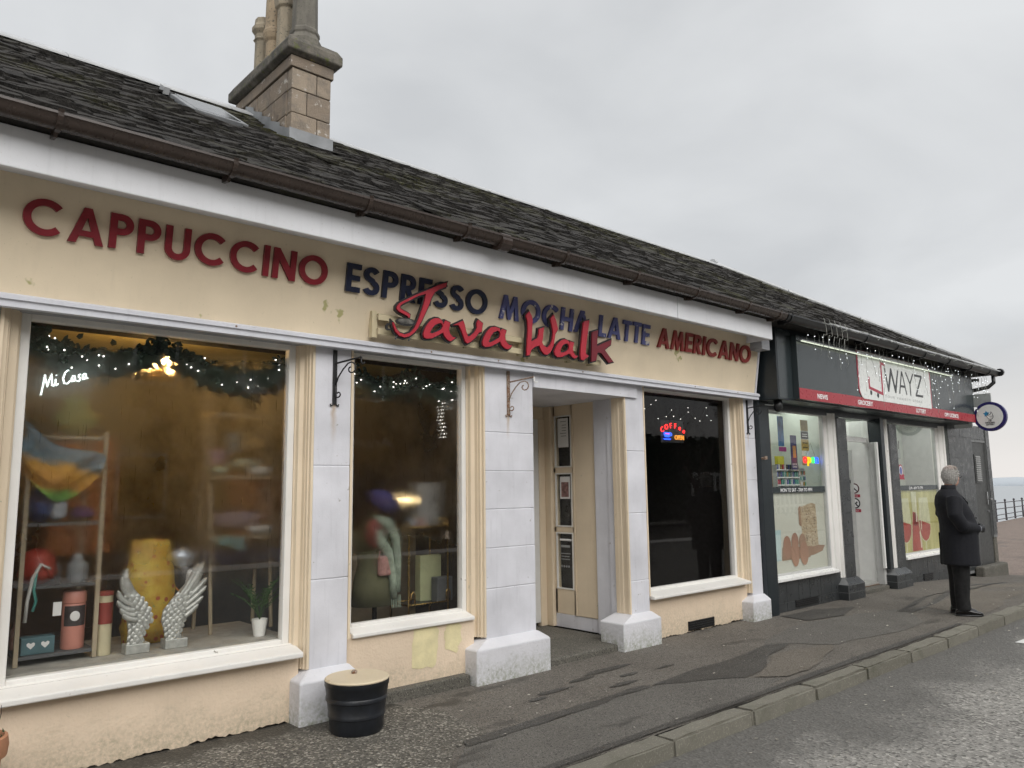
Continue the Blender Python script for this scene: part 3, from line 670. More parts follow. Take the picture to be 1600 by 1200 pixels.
# ridge: lead-grey capping in lengths, and the hip
for i in range(10):
    x0 = -2.9+1.41*i; x1 = min(x0+1.405, xmax(SLEN)+.03)
    if x1 <= x0: break
    MB().prism([(2.2-.15,ZR-.055),(2.2-.15,ZR-.04),(2.2-.035,ZR+.035),(2.2,ZR+.06),(2.2+.035,ZR+.035),(2.2+.15,ZR-.04),(2.2+.15,ZR-.055),(2.2,ZR+.02)], 'x', x0, x1).build('ridge_piece', M['zinc'], roof)
h0, h1 = rp(xmax(SLEN),SLEN,.02), rp(xmax(0),0.0,.03)
for i in range(4):
    a, b = h0.lerp(h1,i/4), h0.lerp(h1,(i+.99)/4)
    MB().tube([a,b], .045, 6).build('hip_piece', M['zinc'], roof)
MB().tube([h0+Vector((-.06,-.02,.01)),h0+Vector((.03,0,.03))], .06, 8).build('ridge_piece', M['zinc'], roof)
# roof light
rl = MB()
def rbox(x0,x1,s0,s1,h0,h1): return [rp(x,s,h) for h in (h0,h1) for x,s in ((x0,s0),(x1,s0),(x1,s1),(x0,s1))]
BF = [(0,3,2,1),(4,5,6,7),(0,1,5,4),(1,2,6,5),(2,3,7,6),(3,0,4,7)]
for a in ((2.05,2.11,2.1,2.86),(2.48,2.54,2.1,2.86),(2.11,2.48,2.1,2.16),(2.11,2.48,2.80,2.86)): rl.add(rbox(*a,.0,.04), BF)
rlo = rl.build('roof_light', M['lead'], bld, bevel=.006)
MB().add(rbox(2.10,2.49,2.15,2.81,.03,.042), BF).build('pane', M['roof_glass'], rlo)
MB().add(rbox(1.99,2.04,2.72,2.86,.02,.08), BF).build('vent_flap', M['zinc'], rlo)
# ------------------------------------------------------------------ chimney
cx0, cx1, cy0, cy1 = 2.975, 3.375, 1.27, 2.50
chim = MB().box(cx0+.012,cx1-.012,cy0+.012,cy1-.012,4.3,5.53).build('chimney', M['lead'] if False else M['cope'], bld)
zs = [4.45,4.74,4.98,5.21,5.415]
for r in range(len(zs)-1):
    z0, z1 = zs[r]+.003, zs[r+1]-.003
    for fc in ('front','left','right'):
        L0, L1 = (cx0,cx1) if fc == 'front' else (cy0+.095,cy1)
        cuts = [L0]; nb = 2 if fc == 'front' else 4
        for k in range(1,nb): cuts.append(L0+(L1-L0)*(k/nb) + rnd.uniform(-.05,.05) + (.05 if r%2 else -.05))
        cuts.append(L1)
        for a, b in zip(cuts[:-1],cuts[1:]):
            d = rnd.uniform(0,.006)
            m = MB()
            if fc == 'front': m.box(a+.003,b-.003,cy0-d,cy0+.09,z0,z1)
            elif fc == 'left': m.box(cx0-d,cx0+.06,a+.003,b-.003,z0,z1)
            else: m.box(cx1-.06,cx1+d,a+.003,b-.003,z0,z1)
            m.build('stone', M['stone'], chim, bevel=.009)
MB().box(cx0-.018,cx1+.018,cy0-.018,cy0+.60,5.418,5.527).build('band_stone', M['stone'], chim, bevel=.008)
MB().box(cx0-.018,cx1+.018,cy0+.606,cy1+.018,5.418,5.527).build('band_stone', M['stone'], chim, bevel=.008)
cp = MB(); ex = .08
cp.rings([[(cx0-e,cy0-e,z),(cx1+e,cy0-e,z),(cx1+e,cy1+e,z),(cx0-e,cy1+e,z)] for e, z in ((.03,5.530),(ex,5.555),(ex,5.64),(.045,5.70),(-.02,5.74))])
cp.build('cope', M['cope'], chim, bevel=.012)
# lead flashing stepped along the stack
fl = MB()
for k in range(5):
    a = cy0-.02+.2*k; zz = 3.50+SL*(a+.60)
    if a > 2.1: break
    fl.add([(cx0-.022,a,zz-.02),(cx0-.022,a+.2,zz+.11),(cx0-.022,a+.2,zz+.22),(cx0-.022,a,zz+.13),(cx0-.10,a,zz+.0),(cx0-.10,a+.2,zz+.13)], [(0,1,2,3),(0,4,5,1)])
zz = 3.50+SL*(cy0+.60)
fl.add([(cx0-.02,cy0-.022,zz+.13),(cx1+.02,cy0-.022,zz+.13),(cx1+.02,cy0-.022,zz-.0),(cx0-.02,cy0-.022,zz-.0),(cx0-.08,cy0-.16,zz-.055),(cx1+.06,cy0-.16,zz-.055)], [(0,1,2,3),(3,2,5,4)])
fl.build('flashing', M['lead'], chim, recalc=False)
def pot(x, y, prof, mat, n=8, a0=PI/8):
    return MB().lathe(prof, (x,y,5.72), n, a0).build('chimney_pot', mat, chim, smooth=False, bevel=.006)
bigp = [(.17,0),(.17,.10),(.135,.16),(.145,.18),(.145,.21),(.125,.235),(.118,.62),(.15,.64),(.15,.70),(.12,.74),(.10,.78)]
pot(3.20,1.49,bigp,M['pot_grey'])
pot(3.16,1.80,[(.115,0),(.115,.12),(.10,.14),(.095,.58),(.12,.60),(.13,.66),(.13,.70),(.10,.76),(.08,.80)],M['pot_buff'])
pot(3.15,2.05,[(.11,0),(.09,.04),(.085,.34),(.105,.37),(.12,.42),(.12,.45),(.105,.48),(.10,.52),(.085,1.15),(.07,1.17)],M['pot_tan'],16)
pot(3.15,2.34,[(.10,0),(.10,.02),(.085,.05),(.08,.48),(.10,.50),(.085,.52),(.085,.56),(.115,.60),(.115,.64),(.09,.68),(.085,.74)],M['pot_buff'])
# ------------------------------------------------------------------ dark tiled shop front (parts of the same building)
def tiled(name, x0, x1, zcuts, y, w, ret=None):
    """a pier or dado clad in single tiles on a mortar bed"""
    b = MB().box(x0+.002,x1-.002,y+.006,y+.12,zcuts[0]-.05,zcuts[-1]-.002).build(name, M['grout'], bld)
    n = max(1, round((x1-x0)/w))
    for k in range(n):
        for a, c in zip(zcuts[:-1], zcuts[1:]):
            MB().box(x0+(x1-x0)*k/n+.0035, x0+(x1-x0)*(k+1)/n-.0035, y-rnd.uniform(0,.002), y+.008, a+.0035, c-.0035).build('tile', M['tile'], b)
    return b
MB().box(8.475,8.72,-.06,.12,-.02,2.56).build('black_post', M['dark_side'], bld, bevel=.008)
tiled('tiled_dado', 8.72,10.46,[0,.11,.37], -.0, .29)
tiled('tiled_dado', 12.56,14.87,[-.09,.09,.37], -.0, .46)
pz = [.27+.4375*k for k in range(6)]
tiled('tiled_pier', 10.56,10.84, pz, -.04, .28)
tiled('tiled_pier', 12.28,12.56, pz, -.04, .28)
for (a,b,dz) in ((10.38,10.86,0),(11.96,12.50,0)):
    q = MB(); q.rings([[(x,y,z) for x,y in r] for r, z in (([(a,-.14),(b,-.14),(b,.1),(a,.1)],-.02+dz),([(a,-.14),(b,-.14),(b,.1),(a,.1)],.20),([(a+.12,-.045),(b,-.045),(b,.1),(a+.12,.1)],.275))])
    p = q.build('tiled_plinth', M['grout'], bld)
    for k in range(2):
        for z0, z1 in ((-.0,.095),(.1,.195)):
            MB().box(a+(b-a)*k/2+.004,a+(b-a)*(k+1)/2-.004,-.143,-.138,z0+.003,z1).build('tile', M['tile'], p)
    for z0, z1 in ((-.0,.095),(.1,.195)): MB().box(a-.003,a+.004,-.13,.06,z0+.003,z1).build('tile', M['tile'], p)
    MB().add([(a+.006,-.142,.203),(b-.004,-.142,.203),(b-.004,-.05,.277),(a+.118,-.05,.277)], [(0,1,2,3)]).build('tile', M['tile'], p)
def splay(x, w, z0, s):
    prof = [(0,.10),(0,-.02),(.20*w,-.02),(.24*w,.0),(.62*w,.01),(.66*w,.03),(w,.05),(w,.10)]
    MB().prism([(x+s*a,b) for a,b in prof], 'z', z0, 2.52).build('jamb', M['white_trim'], bld, bevel=.003)
splay(10.56,.27,.28,-1); splay(12.28,.30,.28,-1); splay(14.66,.32,.37,-1)
def shop_window(x0, x1, z0, z1, bar):
    fw = MB().box(x0,x0+.03,.03,.08,z0,z1).box(x1-.03,x1,.03,.08,z0,z1).box(x0+.03,x1-.03,.03,.08,z1-.03,z1).box(x0+.03,x1-.03,.03,.08,z0,z0+.03).build('window', M['grey_white'], bld, bevel=.004)
    MB().box(x0+.025,x1-.025,.058,.064,z0+.025,z1-.025).build('pane', M['glass'], fw)
    MB().box(x0+.03,x1-.03,.050,.0575,bar,bar+.075).build('hours_bar', M['dark_panel'], fw)
    MB().prism([(-.055,z0-.05),(-.055,z0-.012),(.05,z0+.012),(.07,z0+.012),(.07,z0-.05)], 'x', x0-.03, x1+.02).build('sill', M['white_gloss'], fw, bevel=.005)
    return fw
gw1 = shop_window(8.74,10.30,.42,2.50,1.44); gw2 = shop_window(12.62,14.36,.42,2.50,1.43)
text('hours_lettering','MON TO SAT - 7AM TO 9PM', M['white_print'], face_front(.0490,9.50,1.452), .062, .82, gw1, ext=.0006, bold=.001)
text('hours_lettering','SUN - 8AM TO 7PM', M['white_print'], face_front(.0490,13.40,1.442), .060, .56, gw2, ext=.0006, bold=.001)
# posters that fill the lower panes: flat print behind the glass
def ell_loop(cx, cz, rx, rz, n=28, a=0): return [(cx+rx*math.cos(t)*math.cos(a)-rz*math.sin(t)*math.sin(a), cz+rx*math.cos(t)*math.sin(a)+rz*math.sin(t)*math.cos(a)) for t in [2*PI*i/n for i in range(n)]]
def m_print(name, a, b, vx, scale=6, noise=.35):
    t = NT(name); f = t.noise(scale,5,.6,stretch=vx); return t.done(t.bsdf(t.mix(t.ramp(f,.5-noise,.5+noise), a, b), .35))
def m_egg():
    t = NT('egg_print'); tc_ = t.n('ShaderNodeTexCoord'); ds = t.n('ShaderNodeVectorMath', operation='DISTANCE'); t.l(tc_.outputs['Generated'], ds.inputs[0]); ds.inputs[1].default_value = (.40,.5,.66)
    return t.done(t.bsdf(t.mix(t.ramp(ds.outputs['Value'], .05,.62), (.60,.36,.25), (.20,.075,.04)), .4))
PM = {'bgA': m_print('poster_beige', (.56,.53,.44), (.66,.66,.60), (.3,1,1), 1.2), 'bread': m_print('poster_bread', (.36,.25,.15), (.62,.52,.38), (3,1,14), 3.5, .2),
      'seed': col('poster_seed',(.10,.06,.04),.5), 'wood': m_print('poster_wood', (.27,.15,.09), (.40,.25,.17), (1,1,9), 5), 'milk': col('poster_milk',(.55,.66,.66),.4,var=.04), 'milk2': col('poster_jug',(.44,.58,.60),.4,var=.06),
      'egg': m_egg(), 'gold': m_print('poster_gold', (.33,.29,.07), (.66,.61,.28), (4,1,.5), 1.8, .3), 'pale': col('poster_pale',(.62,.60,.40),.4), 'wine': m_print('poster_wine', (.30,.02,.015), (.50,.08,.05), (1,1,1), 4), 'wine2': col('poster_wine_dark',(.20,.012,.012),.4), 'shine': col('poster_shine',(.78,.74,.58),.3)}
def poster(parent, x0, x1, z0, z1, bg, bits):
    p = MB().box(x0,x1,.078,.082,z0,z1).build('poster', PM[bg], parent)
    return p
def bit(parent, i, loop, mt): return shape('printed_shape', [loop], PM[mt], parent, face_front(.0774-.0007*i), .0002)
po = poster(gw1, 8.77,10.27,.45,1.44,'bgA',0)
bit(po,0,[(8.77,.45),(10.27,.45),(10.27,.60),(8.77,.56)],'pale' if False else 'bgA')
bit(po,0,[(8.77,.60),(8.84,.60),(8.86,.92),(8.80,1.05),(8.77,1.10)],'milk2'); bit(po,1,[(8.84,.60),(9.06,.60),(9.09,.98),(8.83,.98)],'milk2'); bit(po,2,[(8.86,.62),(9.05,.62),(9.07,.92),(8.85,.92)],'milk')
bit(po,0,[(9.10,.60),(9.90,.62),(10.15,.66),(10.22,.73),(9.95,.75),(9.12,.72)],'wood')
bit(po,1,[(9.62,.72),(10.05,.74),(10.03,1.05),(9.62,1.03)],'bread'); bit(po,2,[(9.62,1.0),(10.04,1.02),(10.02,1.28),(9.90,1.30),(9.60,1.25)],'bread'); bit(po,3,[(9.56,1.02),(9.62,1.0),(9.61,1.27),(9.55,1.24)],'wood')
for i in range(60):
    X, Z = rnd.uniform(9.63,10.01), rnd.uniform(.76,1.26); bit(po,4,ell_loop(X,Z,.006,.011,6),'seed')
for i, (cx, cz, rx, rz) in enumerate(((9.22,.76,.10,.14),(9.42,.81,.09,.12),(9.61,.80,.09,.11),(9.41,.67,.105,.165),(9.64,.66,.11,.15))): bit(po,6+i,ell_loop(cx,cz,rx,rz),'egg' if i != 2 else 'wood')
bit(po,5,[(9.08,.60),(9.80,.60),(9.86,.74),(9.10,.76)],'wood')
po = poster(gw2, 12.65,14.33,.45,1.43,'gold',0)
def half(cx, cz, rx, rz, top): return [(cx+rx*math.cos(t), cz+rz*math.sin(t)) for t in [PI+PI*k/14 for k in range(15)]] + top
for i, (cx, cz, rx, rz) in enumerate(((12.93,.86,.24,.27),(13.72,.84,.24,.26))):
    bit(po,0+i,[(cx-rx*.75,1.30),(cx-rx,.95)]+half(cx,cz,rx,rz,[])[1:-1]+[(cx+rx,.95),(cx+rx*.75,1.30)],'pale')
    bit(po,2+i,half(cx,cz,rx*.93,rz*.93,[(cx+rx*.93,cz+.02),(cx-rx*.93,cz+.10)]),'wine')
    bit(po,0+i,[(cx-.02,.46),(cx+.02,.46),(cx+.02,cz-rz),(cx-.02,cz-rz)],'pale')
    bit(po,4+i,[(cx-rx*.72,.80),(cx-rx*.62,.76),(cx-rx*.58,1.18),(cx-rx*.66,1.16)],'shine')
bit(po,6,[(13.12,.46),(13.56,.46),(13.50,.80),(13.42,1.10),(13.44,1.40),(13.22,1.40),(13.24,1.10),(13.16,.80)],'pale')
bit(po,7,[(13.14,.46),(13.54,.46),(13.48,.80),(13.41,1.06),(13.25,1.08),(13.18,.80)],'wine')
bit(po,8,[(13.24,.86),(13.42,.86),(13.39,1.06),(13.27,1.06)],'wine2')
bit(po,9,[(13.36,.92),(13.40,.92),(13.41,1.34),(13.37,1.34)],'shine'); bit(po,9,[(13.48,.50),(13.51,.50),(13.49,.76),(13.46,.76)],'shine')
MB().box(8.50,15.08,.015,.118,2.485,2.64).build('header', M['dark_side'], bld)
# shop entrance
MB().box(10.84,11.93,-.03,.62,-.1,.06).build('threshold', M['step_stone'], bld, bevel=.02)
MB().box(10.84,11.93,.10,.6,.062,.068).build('door_mat', col('door_mat',(.12,.07,.04),.9), bld)
rv = MB().box(11.93,11.99,.13,.64,.06,2.50).build('door_side', M['white_door'], bld)
MB().box(11.915,11.93,.40,.62,.12,2.06).build('panel', M['grey_white'], rv, bevel=.004)
MB().box(11.90,11.985,.02,.13,.06,2.16).build('door_frame', M['grey_white'], bld, bevel=.006)
MB().box(11.86,11.90,-.02,.02,.30,2.16).build('door_frame', M['white_gloss'], bld, bevel=.004)
MB().box(11.935,12.05,-.06,.12,.28,2.52).build('black_jamb', M['dark_side'], bld)
MB().box(10.84,11.93,.16,.22,2.16,2.24).build('transom', M['white_gloss'], bld, bevel=.004)
MB().box(10.84,11.93,.18,.19,2.24,2.50).build('transom_pane', M['glass'], bld)
gd = MB().box(10.90,11.90,.62,.66,.07,2.2).build('door', M['white_door'], bld)
MB().box(11.1,11.7,.614,.62,1.0,2.0).build('pane', M['glass'], gd)
MB().box(10.80,10.90,.1,.66,.06,2.52).build('door_side', M['dark_side'], bld)
MB().box(10.84,11.93,.60,.70,2.2,2.55).build('door_head', M['white_door'], bld)
def on_reveal(y, z): return Matrix.Translation((11.928,y,z)) @ Matrix.Rotation(-PI/2,4,'Z') @ Matrix.Rotation(PI/2,4,'X')
MB().box(11.905,11.93,.45,.53,1.63,1.82).build('key_pad', M['white_gloss'], rv, bevel=.005)
MB().box(11.9035,11.905,.452,.528,1.66,1.78).build('key_pad_face', M['black_print'], rv); MB().box(11.902,11.9035,.465,.515,1.685,1.75).build('key_pad_screen', M['grey_box'], rv)
MB().box(11.905,11.93,.44,.47,1.55,1.60).build('lock', M['black_metal'], rv)
for zc, red in ((1.47,'NO SMOKING'),(1.245,'NO DOGS')):
    O = on_reveal(.40,zc)
    shape('sticker', [ell_loop(0,0,.078,.078,32)], M['white_print'], rv, Matrix.Translation((-.0006,0,0)) @ O, .0004)
    shape('sticker_ring', [ell_loop(0,0,.080,.080,32), ell_loop(0,0,.062,.062,32)], M['black_print'] if red=='NO DOGS' else col('sticker_maroon',(.09,.02,.03),.4), rv, Matrix.Translation((-.0016,0,0)) @ O, .0004)
    shape('sticker_bar', [[(-.052,.040),(-.040,.052),(.052,-.040),(.040,-.052)]], M['black_print'], rv, Matrix.Translation((-.0026,0,0)) @ O, .0004)
    sil = [(-.03,-.04),(-.02,-.005),(-.035,.01),(-.03,.015),(-.015,.008),(.012,.010),(.022,.03),(.03,.022),(.042,.018),(.034,.006),(.026,.0),(.024,-.04),(.016,-.04),(.012,-.01),(-.012,-.01),(-.022,-.04)] if red=='NO DOGS' else [(-.045,-.005),(-.045,.010),(.02,-.014),(.02,-.028)]
    shape('sticker_mark', [sil], M['black_print'], rv, Matrix.Translation((-.0021,0,0)) @ O, .0004)
    MB().box(11.9262,11.9275,.40-.085,.40+.085,zc-.135,zc-.09).build('sticker', M['red_print'], rv)
    text('sticker_text', red, M['white_print'], Matrix.Translation((-.0022,0,-.122)) @ O, .022, .10, rv, ext=.0003)
# end section with the louvred service door, lower than the eaves
az = [-.2,.42,.82,1.20,1.60,1.98,2.36,2.60]
tiled('tiled_wall', 14.87,16.06, [-.02]+az[1:], 0.0, .6)
MB().box(14.87,17.0,.10,3.9,-.35,2.60).build('annexe_wall', M['grey_white'], bld)
tiled('tiled_wall', 16.06,16.92, [2.34,2.60], 0.0, .43)
ad = MB().box(16.08,16.80,.02,.08,-.12,2.32).build('service_door', col('door_grey',(.045,.047,.046),.45), bld, bevel=.004)
MB().box(16.14,16.48,.006,.02,1.52,2.06).build('louvre_frame', col('door_grey',(.045,.047,.046),.45), ad)
for k in range(12):
    MB().prism([(-.012,1.56+.04*k),(-.009,1.56+.04*k),(.006,1.59+.04*k),(.003,1.59+.04*k)], 'x', 16.18,16.44).build('louvre_slat', col('slat_grey',(.22,.22,.21),.4), ad)
MB().box(16.62,16.66,-.012,.02,1.12,1.36).build('handle_plate', M['chrome'], ad); MB().tube([(16.64,-.012,1.22),(16.64,-.05,1.22),(16.74,-.055,1.215)], .011, 8).build('handle', M['chrome'], ad); MB().tube([(16.65,-.008,1.0),(16.65,.02,1.0)], .018, 10).build('lock', M['chrome'], ad)
tiled('tiled_pier', 16.80,17.0, [.55,.97,1.38,1.80,2.20,2.60], -.015, .2)
MB().box(16.82,17.0,.0,.12,-.2,.55).build('wall_end', M['step_stone'], bld, bevel=.02)
MB().box(15.62,16.95,-.16,.0,-.3,.04).build('kerb_block', M['step_stone'], bld, bevel=.03)
# vents low on the fronts
def vent(x0,x1,z0,z1,y):
    v = MB().box(x0,x1,y-.004,y+.02,z0,z1).build('vent', M['black_metal'], bld)
    for k in range(4): MB().box(x0+.01,x1-.01,y-.010,y-.004,z0+.012+(z1-z0)*k/4,z0+.024+(z1-z0)*k/4).build('vent_slat', M['black_plastic'], v)
vent(7.02,7.50,.02,.115,.045); vent(9.20,9.78,.03,.115,-.006); vent(13.28,13.66,.0,.10,-.006)

# ------------------------------------------------------------------ gutters
def gutter(x0, x1, r, mat, brs, label, y=-.60, z=3.495):
    g = empty('gutter', ((x0+x1)/2,y,z), label, 'gutter')
    a = [PI + PI*k/12 for k in range(13)]
    outer = [(y+r*math.cos(t), z+r*1.15*math.sin(t)) for t in a]; inner = [(y+(r-.006)*math.cos(t), z+(r-.006)*1.15*math.sin(t)) for t in reversed(a)]
    MB().prism([(y-r-.008,z+.004),(y-r-.008,z-.010)]+outer[1:]+[(y+r,z+.004)]+inner, 'x', x0, x1).build('channel', mat, g, smooth='auto')
    for X in brs:
        ob = [(y+(r+.010)*math.cos(t), z+(r+.010)*1.15*math.sin(t)) for t in a]; ib = [(y+(r+.001)*math.cos(t), z+(r+.001)*1.15*math.sin(t)) for t in reversed(a)]
        b = MB().prism([(y-r-.018,z+.014)]+ob+ib+[(y-r-.006,z+.014)], 'x', X-.014, X+.014).build('bracket', mat, g)
        MB().prism([(y+r*.2,z-r*1.1),(y+r*.7,z-r*1.55),(-.476,z-r*1.3),(-.476,z-.02),(y+r,z-.02)], 'x', X-.010, X+.010).build('arm', mat, b)
    return g
g1 = gutter(-2.9,8.20,.062,M['brown_plastic'],(-.6,.80,1.72,2.65,3.50,4.56,5.5,6.45,7.40,8.05),'brown half-round plastic gutter along the cafe eaves')
for X in (3.88,): MB().tube([(X-.05,-.60,3.46),(X+.05,-.60,3.46)], .072, 14).build('union', M['brown_plastic'], g1)
g2 = gutter(8.22,15.72,.066,M['black_plastic'],(8.30,9.3,10.3,11.3,12.3,13.3,14.3,15.2),'black gutter with a pale front lip over the dark shop sign')
MB().box(9.2,15.70,-.682,-.664,3.50,3.52).build('lip', M['zinc'], g2)
MB().tube([(15.70,-.66,3.49),(15.76,-.66,3.50)], .07, 10).build('stop_end', M['black_plastic'], g2)
dp = empty('downpipe', (15.5,-.4,3.3), 'black bent downpipe below the gutter end beside the round sign', 'downpipe')
MB().tube([(15.55,-.60,3.42),(15.55,-.60,3.30),(15.50,-.52,3.22),(15.40,-.2,3.16),(15.36,.02,3.12)], .034, 10).build('pipe', M['black_plastic'], dp, smooth=True)
MB().tube([(15.36,-.02,3.34),(15.42,-.25,3.36),(15.45,-.40,3.36)], .03, 10).build('pipe', M['black_plastic'], dp, smooth=True)
MB().tube([(15.30,-.20,2.98),(15.46,-.22,2.98)], .05, 12).build('pipe', M['black_plastic'], dp, smooth=True)

# ------------------------------------------------------------------ block lettering along the cream board
def arc(cx, cy, rx, ry, a0, a1, n=18): return [(cx+rx*math.cos(a0+(a1-a0)*i/n), cy+ry*math.sin(a0+(a1-a0)*i/n)) for i in range(n+1)]
def stroke(pts, t):
    L, Rr = [], []
    for i, p in enumerate(pts):
        a = Vector(pts[max(i-1,0)]); b = Vector(pts[min(i+1,len(pts)-1)]); d = (b-a).normalized(); nn = Vector((-d.y,d.x))*t/2
        L.append((p[0]+nn.x,p[1]+nn.y)); Rr.append((p[0]-nn.x,p[1]-nn.y))
    return L + Rr[::-1]
T_ = .185
def bowl(w, y0, y1): # right-hand bowl ends, outer then inner
    r = (y1-y0)/2; ri = r-T_; cy = (y0+y1)/2; rx = w-.30
    return arc(.30,cy,rx,r,PI/2,-PI/2,14), arc(.30,cy,rx-T_,ri,PI/2,-PI/2,14)
def glyph(c):
    if c == 'C': return 0.92, [stroke(arc(.5,.5,.5-T_/2,.5-T_/2,math.radians(42),math.radians(318),30), T_)]
    if c == 'O': return 1.0, [arc(.5,.5,.5,.5,0,2*PI,36)[:-1], arc(.5,.5,.5-T_,.5-T_,0,2*PI,36)[:-1]]
    if c == 'A': return .86, [[(0,0),(.335,1),(.525,1),(.86,0),(.665,0),(.60,.20),(.26,.20),(.195,0)], [(.312,.36),(.548,.36),(.43,.73)]]
    if c == 'I': return T_, [[(0,0),(T_,0),(T_,1),(0,1)]]
    if c == 'L': return .48, [[(0,0),(.48,0),(.48,T_),(T_,T_),(T_,1),(0,1)]]
    if c == 'T': return .58, [[(.2,0),(.385,0),(.385,1-T_),(.58,1-T_),(.58,1),(0,1),(0,1-T_),(.2,1-T_)]]
    if c == 'E': return .52, [[(0,0),(.52,0),(.52,T_),(T_,T_),(T_,.41),(.49,.41),(.49,.59),(T_,.59),(T_,1-T_),(.52,1-T_),(.52,1),(0,1)]]
    if c == 'H': return .70, [[(0,0),(T_,0),(T_,.42),(.70-T_,.42),(.70-T_,0),(.70,0),(.70,1),(.70-T_,1),(.70-T_,.60),(T_,.60),(T_,1),(0,1)]]
    if c == 'N': return .76, [[(0,0),(T_,0),(T_,.62),(.58,0),(.76,0),(.76,1),(.76-T_,1),(.76-T_,.40),(.18,1),(0,1)]]
    if c == 'M': return .98, [[(0,0),(.18,0),(.265,.58),(.44,0),(.54,0),(.715,.58),(.80,0),(.98,0),(.81,1),(.66,1),(.49,.42),(.32,1),(.17,1)]]
    if c == 'U': return .70, [[(0,1),(0,.35)]+arc(.35,.35,.35,.35,PI,2*PI,18)+[(.70,1),(.70-T_,1)]+[(.70-T_,.35)]+arc(.35,.35,.35-T_,.35-T_,0,-PI,14)+[(T_,1)]]
    if c == 'P':
        o, i = bowl(.60,.40,1.0); return .60, [[(0,0),(T_,0),(T_,.40)]+o[::-1]+[(0,1)], [(T_,1-T_)]+i+[(T_,.40+T_)]]
    if c == 'R':
        o, i = bowl(.60,.42,1.0); return .64, [[(0,0),(T_,0),(T_,.42),(.20,.42),(.42,0),(.64,0),(.40,.44)]+o[::-1][3:]+[(0,1)], [(T_,1-T_)]+i+[(T_,.42+T_-.02)]]
    if c == 'S':
        r = .25-.01; p = arc(.29,.735,.205,.175,math.radians(25),math.radians(255),16)[:-1] + [(.33,.52)] + arc(.30,.275,.215,.185,math.radians(70),math.radians(-160),16)
        return .60, [stroke(p, T_)]
BZ, BY = 2.985, -.06-(2.985-2.63)*.105/.69
LM = Matrix.Translation((0,BY-.012,BZ)) @ Matrix.Rotation(PI/2+TILT*1.02,4,'X')
CAP = .208
def word(wd, x0, x1, mat, label):
    root = empty('lettering', ((x0+x1)/2,BY,BZ), label, 'lettering', 'raised words across the cream board')
    gs = [glyph(c) for c in wd]; gap = .125
    k = (x1-x0)/(sum(g[0] for g in gs)+gap*(len(gs)-1)); X = x0
    for c, (wdt, lps) in zip(wd, gs):
        T = LM @ Matrix.Translation((X,rnd.uniform(-.003,.003),0)) @ Matrix.Rotation(rnd.uniform(-.012,.012),4,'Z')
        shape('letter', [[(a*k,b*CAP) for a,b in l] for l in lps], mat, root, T, .011); X += (wdt+gap)*k
word('CAPPUCCINO', .745,2.615, M['letter_red'], 'dark red CAPPUCCINO letters on the cream board, first word of the row')
word('ESPRESSO', 2.768,4.105, M['letter_navy'], 'navy ESPRESSO letters partly behind the tall red J')
word('MOCHA', 4.25,5.37, M['letter_blue'], 'faded blue MOCHA letters above the middle of the red name sign')
word('LATTE', 5.515,6.29, M['letter_blue'], 'peeling blue LATTE letters above the end of the red name sign')
word('AMERICANO', 6.435,8.222, M['letter_red_old'], 'worn red AMERICANO letters at the board end by the dark sign')
